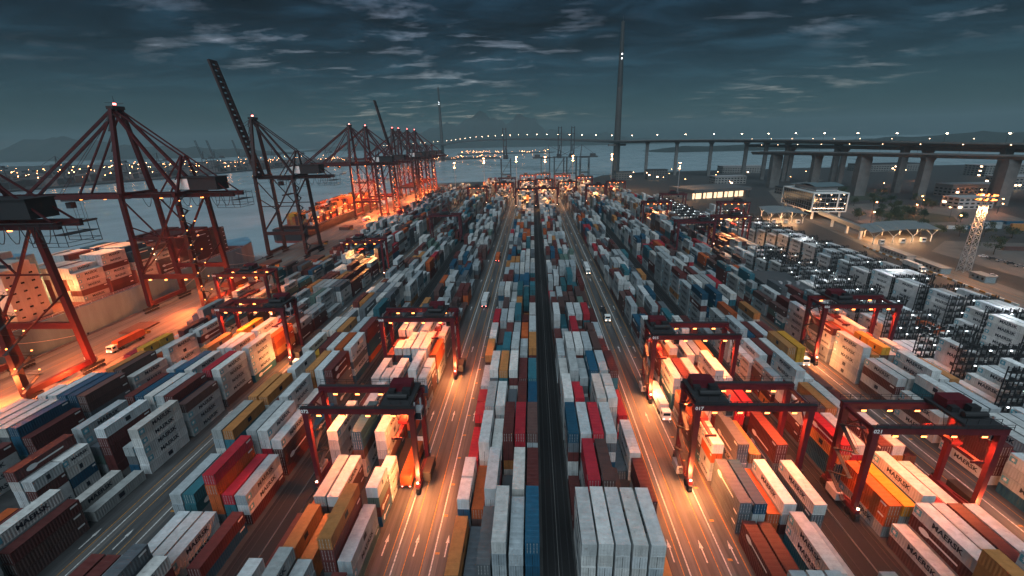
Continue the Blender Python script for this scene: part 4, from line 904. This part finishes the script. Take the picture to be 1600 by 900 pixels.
# ------------------------------------------------------------------ lamp masts
def flood_mast(x, y, h, label, lit, mlamp=m_lampf, lattice=False, col=(1, .40, .13)):
    t_ = thing('flood_mast', label, 'lamp mast', (x, y, 0), 0, 'tall floodlight masts')
    if lattice:
        m_ = mat('mast_galvanised', (.42, .42, .42), .5, .2); w0, w1 = 2.1, 1.15; n = 11
        ch = MB(); br = MB()
        for sx, sy in ((-1, -1), (1, -1), (1, 1), (-1, 1)): ch.beam((sx * w0, sy * w0, 0), (sx * w1, sy * w1, h), .26)
        for i in range(n):
            z0, z1 = h * i / n, h * (i + 1) / n; a, c = w0 + (w1 - w0) * i / n, w0 + (w1 - w0) * (i + 1) / n
            cs = [(-1, -1), (1, -1), (1, 1), (-1, 1)]
            for k in range(4):
                p, q_ = cs[k], cs[(k + 1) % 4]
                br.beam((p[0] * a, p[1] * a, z0), (q_[0] * c, q_[1] * c, z1), .14).beam((q_[0] * a, q_[1] * a, z0), (p[0] * c, p[1] * c, z1), .14).beam((p[0] * c, p[1] * c, z1), (q_[0] * c, q_[1] * c, z1), .14)
        part(ch, 'chord', m_, t_); part(br, 'lattice', m_, t_)
        part(MB().box(-3.2, 3.2, -3.2, 3.2, h, h + .3), 'platform', m_dark, t_)
        for i in range(8):
            a = i * math.tau / 8; x_, y_ = 3.4 * math.cos(a), 3.4 * math.sin(a)
            for z in (.6, 3.0):
                f_ = part(MB().box(x_ - .7, x_ + .7, y_ - .5, y_ + .5, h + z, h + z + .5), 'floodlight', m_dark, t_); part(MB().box(x_ - .62, x_ + .62, y_ - .55, y_ + .42, h + z - .10, h + z - .01).box(x_ - .6, x_ + .6, y_ - .58, y_ - .51, h + z + .05, h + z + .45), 'lens', mlamp, f_)
        part(MB().tube((0, 0, h), (0, 0, h + 4.5), .3), 'pole', m_dark, t_)
    else:
        part(MB().tube((0, 0, 0), (0, 0, h), .6, .35, 8), 'pole', m_house, t_)
        for z in (0, -7):
            r_ = part(MB().tube((0, 0, h + z - .4), (0, 0, h + z), 1.5, n=10), 'lamp_ring', m_dark, t_); part(MB().tube((0, 0, h + z - 1.0), (0, 0, h + z - .42), 1.35, n=10), 'lens', mlamp, r_)
    if lit: spot((x, y, h - 3.2), lit, col, 165, (x, y - 1, 0), rad=2.)
    return t_
flood_mast(244, 252, 40, 'white lattice floodlight mast beside the landside road', 90000, m_lamp, lattice=True, col=(1, .42, .16))
for i, (x, y, h, lab) in enumerate(((-75, 702, 52, 'far floodlight mast standing against the water, left of raised boom'), (-25, 706, 53, 'far floodlight mast right of the leftmost raised boom'), (19, 704, 52, 'far floodlight mast left of the raised boom pair'), (61, 700, 53, 'far floodlight mast right of the raised boom pair'), (120, 702, 54, 'far floodlight mast before the near bridge pylon'), (190, 600, 45, 'far white floodlight mast right of the near pylon'), (-121, 702, 46, 'far floodlight mast beside the last lit quay crane'))):
    flood_mast(x, y, h, lab, 170000 if i < 5 else 60000, col=(1, .45, .18))

# ------------------------------------------------------------------ office on stilts, canopies, warehouse, yard office
def office():
    rz = R(-6); t_ = thing('office_building', 'glass office block with white frames raised on stilts beside the viaduct', 'building', (258, 424, 0), rz)
    LX, LY, z0, z1 = 30, 66, 7.5, 24
    gb = part(MB().box(.6, LX - .6, .6, LY - .6, z0 + .3, z1 - .3), 'glass_wall', m_glass, t_)
    fr = MB()
    for z in (z0, z1): fr.box(0, LX, 0, LY, z - .45, z + .45)
    part(fr, 'slab', m_white, t_)
    for x, y in ((0, 0), (LX - 1, 0), (0, LY - 1), (LX - 1, LY - 1), (21, 0)): part(MB().box(x, x + 1, y, y + 1, z0 + .61, z1 - .61), 'corner_frame', m_white, t_)
    for k in range(1, 4):
        z = z0 + k * (z1 - z0) / 4
        part(MB().box(.35, LX - .35, .35, LY - .35, z - .18, z + .18), 'floor_edge', m_house, t_)
    for i in range(14):
        y = 3 + i * 4.6; part(MB().box(.42, .58, y, y + .14, z0 + .6, z1 - .6), 'mullion', m_house, gb)
    for i in range(7):
        x = 3 + i * 4; part(MB().box(x, x + .14, .42, .58, z0 + .6, z1 - .6), 'mullion', m_house, gb)
    rn_ = random.Random(6)
    for i in range(13):
        k = rn_.randrange(4); part(MB().box(2 + i * 2.1, 3.0 + i * 2.1, .30, .34, z0 + 2.9 + k * 4.1, z0 + 3.2 + k * 4.1), 'ceiling_lamp', m_lampw, gb)
    for i in range(9): part(MB().box(2 + i * 2.9, 4.3 + i * 2.9, .30, .34, z0 + 2.7, z0 + 3.0), 'ceiling_lamp', m_lampw, gb)
    for x in (3, LX - 4):
        for y in (3, 22, 42, LY - 4): part(MB().box(x, x + 1.4, y, y + 1.4, 0, z0 - .6), 'stilt', m_white, t_)
    rf = MB(); n = 14; vv_ = []
    for i in range(n + 1):
        y = 6 + i * 52 / n; z = z1 + 5.2 + 1.6 * math.sin(i / n * math.pi * 1.6)
        vv_ += [(3, y, z), (27, y, z + .8), (27, y, z + 1.1), (3, y, z + .3)]
    rf.add(vv_, [(i * 4 + j, (i + 1) * 4 + j, (i + 1) * 4 + (j + 1) % 4, i * 4 + (j + 1) % 4) for i in range(n) for j in range(4)] + [(0, 1, 2, 3), (n * 4 + 3, n * 4 + 2, n * 4 + 1, n * 4)])
    r_ = part(rf, 'roof', mat('roof_teal_metal', (.16, .22, .24), .4, .3), t_)
    part(MB().box(6, 24, 10, 54, z1 + .61, z1 + 4.6), 'plant_room', m_house, r_)
    part(MB().box(1, 20, -.2, .0, z1 + 2.6, z1 + 3.0).box(.2, .5, 0, 30, z1 + 2.6, z1 + 3.0), 'roof_rail', m_white, r_)
    return t_
office()
def canopy(name, label, pts, z, m, lampc=(1., .50, .22), power=36000):
    """pts: near-left, near-right, far-right, far-left"""
    cx_, cy_ = sum(p[0] for p in pts) / 4, sum(p[1] for p in pts) / 4
    t_ = thing(name, label, 'canopy', (cx_, cy_, 0)); q_ = [Vector((x - cx_, y - cy_, 0)) for x, y in pts]
    n = 10
    for i in range(n):
        a, b_ = i / n, (i + .94) / n; f = lambda u, v: (q_[0] * (1 - u) + q_[1] * u) * (1 - v) + (q_[3] * (1 - u) + q_[2] * u) * v
        h = lambda u: z + 1.5 * math.sin(math.pi * u)
        vs4 = [f(a, 0), f(b_, 0), f(b_, 1), f(a, 1)]
        top_ = [(v.x, v.y, h(u) + .3) for v, u in zip(vs4, (a, b_, b_, a))]; bot_ = [(v.x, v.y, h(u)) for v, u in zip(vs4, (a, b_, b_, a))]
        part(MB().add(bot_ + top_, [(0, 3, 2, 1), (4, 5, 6, 7), (0, 1, 5, 4), (1, 2, 6, 5), (2, 3, 7, 6), (3, 0, 4, 7)]), 'roof_panel', m, t_)
    for u in (.08, .36, .64, .92):
        for v in (.12, .88):
            p = f(u, v); part(MB().tube((p.x, p.y, 0), (p.x, p.y, z * .55), .35, n=8).beam((p.x, p.y, z * .5), tuple(f(max(0, u - .1), v))[:2] + (z + .1,), .3).beam((p.x, p.y, z * .5), tuple(f(min(1, u + .1), v))[:2] + (z + .1,), .3), 'branching_post', m_white, t_)
    for u in (.2, .5, .8):
        p = f(u, .5); part(MB().box(p.x - 1.2, p.x + 1.2, p.y - .2, p.y + .2, z - .3, z - .05), 'tube_lamp', m_lampw, t_)
        point((p.x + cx_, p.y + cy_, z - 1.2), power / 3, lampc, .8)
        p = f(u, .12); b = MB().box(p.x - 1.4, p.x + 1.4, p.y - 1.2, p.y + 1.2, 0, 3.0); bo2 = part(b, 'gate_booth', m_white, t_); part(MB().box(p.x - 1.2, p.x + 1.2, p.y - 1.26, p.y - 1.21, 1.2, 2.4), 'booth_window', m_glass, bo2)
    return t_
m_can = mat('canopy_roof', (.22, .25, .26), .5, .2)
canopy('gate_canopy', 'long grey gate canopy with branching posts and bright lamps beneath', [(238, 318), (292, 326), (306, 360), (252, 350)], 9, m_can)
canopy('gate_canopy', 'lit canopy in front of the office on stilts', [(212, 408), (244, 402), (252, 440), (224, 452)], 8.5, m_can, power=44000)
fb = thing('footbridge', 'grey covered footbridge joining the office and gate canopy', 'footbridge', (262, 416, 0))
part(MB().beam((0, 0, 8), (-16, -78, 8), 3.4, 3.0), 'covered_deck', m_can, fb)
for t in (.35, .7, .98): part(MB().box(-16 * t - .8, -16 * t + .8, -78 * t - .8, -78 * t + .8, 0, 6.6), 'support', m_white, fb)
wh = thing('warehouse', 'low warehouse with brightly lit open front behind the reefer racks', 'building', (200, 575, 0), R(18))
part(MB().box(0, 84, 2, 46, .0, 8.5), 'wall', mat('warehouse_cladding', (.28, .27, .25), .6), wh)
wr = part(MB().box(-1, 85, -6, 47, 8.52, 12.6), 'roof', mat('warehouse_roof', (.09, .10, .105), .6), wh)
for i in range(5): part(MB().box(3 + i * 16, 16 + i * 16, 1.9, 1.97, .4, 7.6), 'lit_bay', mat('lit_interior', (.6, .5, .4), emit=(1., .66, .38), es=1.1, var=.5, scale=.3), wh)
for i in range(6): part(MB().box(1 + i * 16.2, 1.8 + i * 16.2, -5.6, -4.8, 0, 8.5), 'column', m_dark, wh)
yo = thing('yard_office', 'low grey flat-roofed yard office among containers before the reefer racks', 'building', (112.5, 203, 0), R(-3))
part(MB().box(0, 19, 0, 31, 0, 6.6), 'wall', mat('pale_wall', (.32, .35, .37), .6), yo)
ro_ = part(MB().box(-.4, 19.4, -.4, 31.4, 6.62, 7.2).box(-.2, 19.2, -.2, .2, 7.2, 7.7).box(-.2, .2, .2, 31, 7.2, 7.7), 'roof', mat('felt_roof', (.055, .06, .065), .8), yo)
for k in range(2):
    for j in range(8): part(MB().box(-.06, -.01, 2 + j * 3.6, 3.9 + j * 3.6, 1.4 + k * 3, 2.6 + k * 3), 'window', m_glass, yo)
    for j in range(6): part(MB().box(1 + j * 3, 2.8 + j * 3, -.06, -.01, 1.4 + k * 3, 2.6 + k * 3), 'window', m_glass, yo)
for i in range(4): part(MB().box(3 + i * 4, 4.4 + i * 4, 8, 10, 7.2, 8.3), 'roof_unit', m_house, ro_)

# ------------------------------------------------------------------ landside: huts, block buildings, trailers, trees, cars
rb_ = random.Random(31)
def block_building(x, y, lx, ly, h, col, label, lit=.25, rz=0.):
    t_ = thing('block_building', label, 'building', (x, y, 0), rz); 
    part(MB().box(0, lx, 0, ly, 0, h), 'wall', mat('wall_%0.2f' % col, (col, col * .98, col * .95), .7), t_)
    part(MB().box(-.4, lx + .4, -.4, ly + .4, h + .01, h + .6), 'roof', m_deckst if col < .2 else m_house, t_)
    nl = max(1, int(h / 3.6)); nx = max(2, int(lx / 5)); ny = max(2, int(ly / 6))
    for k in range(nl):
        for j in range(nx): part(MB().box(.8 + j * lx / nx, .8 + j * lx / nx + lx / nx * .6, -.08, -.01, 1.2 + k * 3.6, 2.7 + k * 3.6), 'window', m_lampw if rb_.random() < lit * .25 else m_glass, t_)
        for j in range(ny): part(MB().box(-.08, -.01, .8 + j * ly / ny, .8 + j * ly / ny + ly / ny * .6, 1.2 + k * 3.6, 2.7 + k * 3.6), 'window', m_lampw if rb_.random() < lit * .25 else m_glass, t_)
for a in ((430, 470, 34, 20, 11, .34, 'white stacked depot block below the viaduct, nearest the lattice mast'), (500, 560, 60, 24, 14, .22, 'grey depot building beneath the lower ramp'), (330, 600, 40, 30, 9, .18, 'dark low building behind the office under the viaduct'), (560, 430, 60, 26, 12, .30, 'pale workshop at the far right under the viaduct decks'),
          (620, 620, 90, 30, 16, .20, 'long grey building beyond the viaduct piers'), (300, 760, 50, 26, 12, .24, 'low shed beyond the bright warehouse'), (400, 980, 80, 30, 14, .2, 'low building on the far shore under the bridge'), (215, 860, 36, 22, 18, .10, 'dark block at the foot of the near pylon'), (160, 880, 30, 20, 14, .12, 'dark low block left of the near pylon foot'), (760, 800, 90, 40, 18, .2, 'far grey building at right beyond the viaducts'), (660, 950, 120, 40, 14, .16, 'far low building right of the bridge piers'), (540, 380, 40, 22, 9, .42, 'white workshop at the right edge beside parked trailers')):
    block_building(*a)
hut_col = mat('site_hut_grey', (.26, .29, .30), .5)
for i, (x, y, ln_) in enumerate(((234, 302, 26), (230.5, 270, 22), (238, 242, 10))):
    t_ = thing('site_hut', ['long grey site hut along the landside kerb by the canopy', 'grey site hut along the landside kerb, middle of three', 'small grey site hut beside the lattice mast base'][i], 'hut', (x, y, 0), R(-6), 'site huts along the landside kerb')
    part(MB().box(0, 5, -ln_, 0, 0, 3.2), 'wall', hut_col, t_); part(MB().box(-.3, 5.3, -ln_ - .3, .3, 3.22, 3.5), 'roof', m_can, t_)
    for j in range(int(ln_ / 3)): part(MB().box(-.06, -.01, -ln_ + 1 + j * 3, -ln_ + 2.3 + j * 3, 1.1, 2.3), 'window', m_glass, t_)
kerbp = MB().box(-.3, .3, 0, 3.4, 0, .8)
km = [kerbp.mesh('barrier', m_yel), kerbp.mesh('barrier', m_white)]
for i in range(34):
    o = ob('traffic_barrier', km[i % 2], None, (232.5 - 3.45 * .105 * i * 1.0, 312 - 3.45 * i, 0), R(-6.2)); tag(o, f"{'orange' if i % 2 == 0 else 'white'} kerb barrier, {ORD[i]} from the gate canopy along the landside road", 'barrier', 'kerb barriers along the landside road')
# cars and trucks
def car_mesh(col):
    root = thing('parked_car', 'x', 'car')
    prof = [(-2.2, .35), (-2.2, .85), (-1.35, .98), (-.75, 1.45), (.75, 1.48), (1.45, 1.0), (2.2, .85), (2.2, .35)]
    n = len(prof); b = MB(); b.add([(-.86, y, z) for y, z in prof] + [(.86, y, z) for y, z in prof], [tuple(range(n)), tuple(range(2 * n - 1, n - 1, -1))] + [(i, n + i, n + (i + 1) % n, (i + 1) % n) for i in range(n)])
    part(b, 'body', mat('car_%.2f' % col, (col, col, col * 1.05), .3, var=0), root)
    part(MB().add([(-.75, -1.22, 1.06), (.75, -1.22, 1.06), (.7, -.79, 1.43), (-.7, -.79, 1.43), (-.75, 1.35, 1.06), (.75, 1.35, 1.06), (.7, .83, 1.45), (-.7, .83, 1.45)], [(0, 1, 2, 3), (5, 4, 7, 6)]).add([(-.875, -1.1, 1.02), (-.875, 1.2, 1.04), (-.872, .7, 1.42), (-.872, -.72, 1.40), (.875, -1.1, 1.02), (.875, 1.2, 1.04), (.872, .7, 1.42), (.872, -.72, 1.40)], [(0, 1, 2, 3), (7, 6, 5, 4)]), 'window', m_glass, root)
    for y in (-1.35, 1.35):
        for x in (-.8, .8): part(MB().tube((x - .12, y, .33), (x + .12, y, .33), .33, n=10), 'wheel', m_rubber, root)
    return root
cars = [car_mesh(.45), car_mesh(.05), car_mesh(.18)]
for c_ in cars:
    for o_ in [c_] + list(c_.children): KIDS[o_.name] = list(o_.children)
cu_ = set()
CL_ = ['silver', 'black', 'grey']
for i in range(14):
    k = (i * 7 + i // 3) % 3; r_ = copy_tree(cars[k]) if k in cu_ else cars[k]; cu_.add(k)
    r_.location = (284 - i * .1, 284 - i * 5.6, .02); r_.rotation_euler = (0, 0, R(80)); r_['label'] = f'{CL_[k]} parked car, {ORD[i]} in the row behind the lattice mast'; r_['group'] = 'cars parked behind the lattice mast'
for i, (x, y, rz, lab) in enumerate(((251, 243, 60, 'silver car beside the lattice mast base'), (331, 470, 40, 'silver car on the lit access road by the office'), (237, 170, -6, 'silver car driving on the landside road'), (221, 190, -6, 'silver car at the near end of landside road'))):
    r_ = copy_tree(cars[0]); r_.location = (x, y, .02); r_.rotation_euler = (0, 0, R(rz)); r_['label'] = lab; r_['group'] = 'cars on the landside roads'
def make_truck(col_c):
    root = thing('yard_truck', 'x', 'truck')
    part(MB().box(-1.2, 1.2, 6.9, 9.2, .8, 3.1).box(-1.1, 1.1, 9.2, 9.6, .8, 1.9), 'cab', m_white, root)
    part(MB().box(-1.0, 1.0, 9.21, 9.27, 1.95, 2.8).box(-1.24, -1.21, 7.6, 8.9, 1.9, 2.7).box(1.21, 1.24, 7.6, 8.9, 1.9, 2.7), 'window', m_glass, root)
    part(MB().box(-.5, .5, -6.4, 8, .9, 1.2).box(-1.2, 1.2, -6.4, -6.1, 1.0, 1.35).box(-1.2, 1.2, 5.6, 5.9, 1.0, 1.35), 'chassis', m_dark, root)
    for y in (-5.2, -4.0, 4.4, 5.6, 8.3):
        for x in (-1., 1.): part(MB().tube((x - .22, y, .5), (x + .22, y, .5), .5, n=10), 'wheel', m_rubber, root)
    for x in (-.9, .9):
        part(MB().box(x - .15, x + .15, 9.61, 9.66, 1.0, 1.25), 'headlight', m_lampw, root); part(MB().box(x - .15, x + .15, -6.46, -6.41, 1.0, 1.2), 'tail_light', m_lampr, root)
    if col_c:
        c_ = ob('container', me40, root, (0, -.1, 1.4)); c_.color = (*PAL[col_c][0], 1)
    return root
trs = [make_truck('O'), make_truck('W'), make_truck(None)]
for c_ in trs:
    for o_ in [c_] + list(c_.children): KIDS[o_.name] = list(o_.children)
tu = set()
for k, x, y, rz, lab in ((0, -30.0, 88, 0, 'yard truck carrying orange red container under the crane on the left road'), (1, 37.4, 118, 180, 'yard truck with white container on the orange-lit right road'), (2, -86, 132, 0, 'empty yard truck on the road before the third block'), (0, -168, 160, 180, 'yard truck with orange red container on the near quay apron'), (2, -153, 176, 0, 'empty yard truck parked near the quay crane stairs'),
                        (0, -174, 262, 0, 'yard truck with orange red container on the quay before the raised crane'), (2, -152, 330, 0, 'empty yard truck on the quay right of the raised crane'), (1, -155, 420, 0, 'yard truck with white container near the far lit cranes'), (1, -175, 455, 0, 'yard truck with white container under the far lit cranes'), (0, -150, 395, 180, 'yard truck with orange red container beyond the raised crane'), (2, 93.9, 150, 180, 'empty yard truck on the road left of the reefer racks'), (2, -168, 135, 0, 'empty yard truck under the nearest quay crane'), (1, 222, 260, 174, 'truck with white container on the landside road'), (1, -24, 205, 0, 'yard truck with white container far up the left lit road'), (0, -24, 290, 0, 'yard truck with orange red container far up the left lit road'), (2, 32.4, 190, 180, 'empty yard truck farther up the orange-lit right road'), (1, 32.4, 262, 180, 'yard truck with white container far up the right road'), (0, 93.9, 232, 180, 'yard truck with orange red container on the road before the racks'), (1, -85.8, 215, 0, 'yard truck with white container on the road beside third block'), (0, 157.5, 170, 180, 'yard truck with orange red container between the reefer racks'), (1, -172, 96, 0, 'yard truck with white container at the left edge of the quay'), (2, -176, 500, 0, 'empty yard truck under the second far lit crane')):
    r_ = copy_tree(trs[k]) if k in tu else trs[k]; tu.add(k); r_.location = (x, y, .02); r_.rotation_euler = (0, 0, R(rz)); r_['label'] = lab; r_['group'] = 'yard trucks'
# parked box trailers right of the mast
for i, (x, y, c) in enumerate(((392, 392, 'B'), (404, 388, 'B'), (418, 384, 'T'), (430, 382, 'T'), (418, 384.2, 'T'), (430, 382.2, 'T'))):
    o = ob('box_trailer', me40, None, (x, y, 0 if i < 4 else 2.6), R(86)); o.color = (*(PAL[c][0] if c == 'B' else (.55, .42, .30)), 1)
    for j in (-1, 1):
        d_ = ob('door', me_door, o, (j * .56, -LEN / 2 + .06, .17)); d_.color = o.color
    tag(o, ['dark blue box left of the cream boxes under the viaduct', 'dark blue box beside the cream boxes under the viaduct', 'cream box on the ground, left one under the viaduct', 'cream box on the ground, right one under the viaduct', 'cream box on top, left one under the viaduct', 'cream box on top, right one under the viaduct'][i], 'container')
# rows of boxes and trailers parked on the landside ground
rk2 = random.Random(5); n_ = 0
for ro2, (x, y, nx, rz) in enumerate(((300, 180, 6, 86), (330, 205, 7, 86), (306, 238, 8, 84), (300, 262, 9, 84), (318, 300, 8, 80), (345, 372, 6, 78), (440, 350, 7, 82))):
    for j in range(nx):
        if rk2.random() < .18: continue
        c = rk2.choice('WGGMNBTDW'); h_ = 1 + (rk2.random() < .35)
        for t in range(h_):
            o = ob('box_trailer', me40, None, (x + j * 13.6 * math.sin(R(rz)) + rk2.uniform(-.5, .5), y - j * 13.6 * math.cos(R(rz)) + (j % 3) * 3.1, .03 + t * 2.6), R(rz)); col_ = shade(c, rk2); o.color = (*col_, 1)
            for sx in (-1, 1):
                d_ = ob('door', me_door, o, (sx * .56, -LEN / 2 + .06, .17)); d_.color = o.color
            tag(o, f"{PAL[c][1]} {'upper' if t else 'ground'} box, {ORD[j]} in the {ORD[ro2]} parked row beyond the lattice mast", 'container', 'boxes parked on the landside ground'); n_ += 1
# trees
m_leaf = mat('foliage', (.035, .055, .028), .8, var=.5, scale=.6); m_bark = mat('bark', (.05, .038, .028), .9)
def tree_mesh(seed, h, r):
    rn_ = random.Random(seed); tb = MB(); tb.tube((0, 0, 0), (0, 0, h * .5), .28, .16, 7)
    lf = MB(); cl = []
    for i in range(9):
        a = rn_.uniform(0, math.tau); e = Vector((math.cos(a) * r * rn_.uniform(.3, .8), math.sin(a) * r * rn_.uniform(.3, .8), h * rn_.uniform(.5, .95))); tb.tube((0, 0, h * rn_.uniform(.25, .45)), e, .11, .03, 5); cl.append((e, r * rn_.uniform(.32, .55)))
    for e, q_ in cl:
        for j in range(95):
            d = Vector((rn_.gauss(0, 1), rn_.gauss(0, 1), rn_.gauss(0, .75))).normalized() * q_ * rn_.uniform(.45, 1.08); c = e + d; s = rn_.uniform(.22, .5)
            u = Vector((rn_.gauss(0, 1), rn_.gauss(0, 1), rn_.gauss(0, 1))).normalized(); v = u.cross(Vector((rn_.gauss(0, 1), rn_.gauss(0, 1), rn_.gauss(0, 1)))).normalized()
            lf.add([c - u * s, c + v * s * .6, c + u * s, c - v * s * .6], [(0, 1, 2, 3)])
    return tb.mesh('trunk', m_bark), lf.mesh('crown', m_leaf)
TM = [tree_mesh(s, h, r) for s, h, r in ((1, 9, 4.2), (2, 11, 5), (3, 8, 4.4))]
TS = [(322, 428), (330, 436), (338, 428), (346, 440), (334, 418), (352, 430), (360, 446), (344, 415), (326, 410), (356, 418), (300, 352), (310, 348), (322, 344), (336, 340), (352, 336), (290, 300), (296, 290), (300, 420), (306, 434), (292, 470), (470, 420), (486, 430), (500, 415), (520, 440), (370, 560), (385, 575), (360, 585), (400, 545), (420, 560), (300, 500), (312, 512), (324, 500), (338, 516), (352, 505), (368, 498), (384, 508), (402, 520), (418, 505), (366, 470), (380, 480), (396, 466), (412, 478), (440, 398), (456, 404), (520, 410), (300, 450), (296, 385), (308, 378), (372, 400)]
for i, (x, y) in enumerate(TS):
    a, b_ = TM[i % 3]; t_ = thing('broadleaf_tree', f'dark leafy tree, {ORD[i]} of the landside trees counted from the access road', 'tree', (x, y, 0), i * 1.7, 'landside trees'); ob('trunk', a, t_); ob('crown', b_, t_)
# street lamps on the landside roads
hm = MB().box(-.45, .45, -2.4, -1.6, 9.5, 9.9).mesh('lamp_head', m_lampf)
SL = [(300, 405), (318, 478), (342, 462), (365, 440), (380, 420), (398, 470), (420, 500), (310, 520), (336, 545), (440, 440), (470, 470), (520, 545), (560, 600), (600, 560), (640, 520), (480, 640), (540, 700), (620, 760), (700, 640), (420, 760), (300, 700), (330, 830), (360, 900), (420, 930), (250, 760), (225, 800), (500, 860), (580, 900), (660, 860), (262, 880), (205, 930), (300, 1000), (450, 1010), (350, 380), (400, 350), (320, 560)]
for i, (x, y) in enumerate(SL):
    t_ = thing('street_lamp', f'orange street lamp on landside roads, {ORD[i]} counted away from the gate canopy', 'street lamp', (x, y, 0), i * .8, 'orange street lamps on the landside'); ob('lamp_post', me_pole, t_); ob('lamp_head', hm, t_)
    if i < 18: point((x, y, 8.6), 3000, (1, .30, .10), .6)

# ------------------------------------------------------------------ haze
hz = bpy.data.materials.new('haze_air'); hz.use_nodes = True; t = hz.node_tree; t.nodes.clear()
ho = t.nodes.new('ShaderNodeOutputMaterial'); hv = t.nodes.new('ShaderNodeVolumePrincipled')
hv.inputs['Color'].default_value = (.44, .64, .71, 1); hv.inputs['Density'].default_value = .00013; hv.inputs['Anisotropy'].default_value = .0
t.links.new(hv.outputs[0], ho.inputs['Volume'])
h = ob('haze', MB().box(-7200, 7200, -900, 8200, -10, 312).mesh('haze', hz), kind='stuff', label='thin blue evening haze over the harbour')
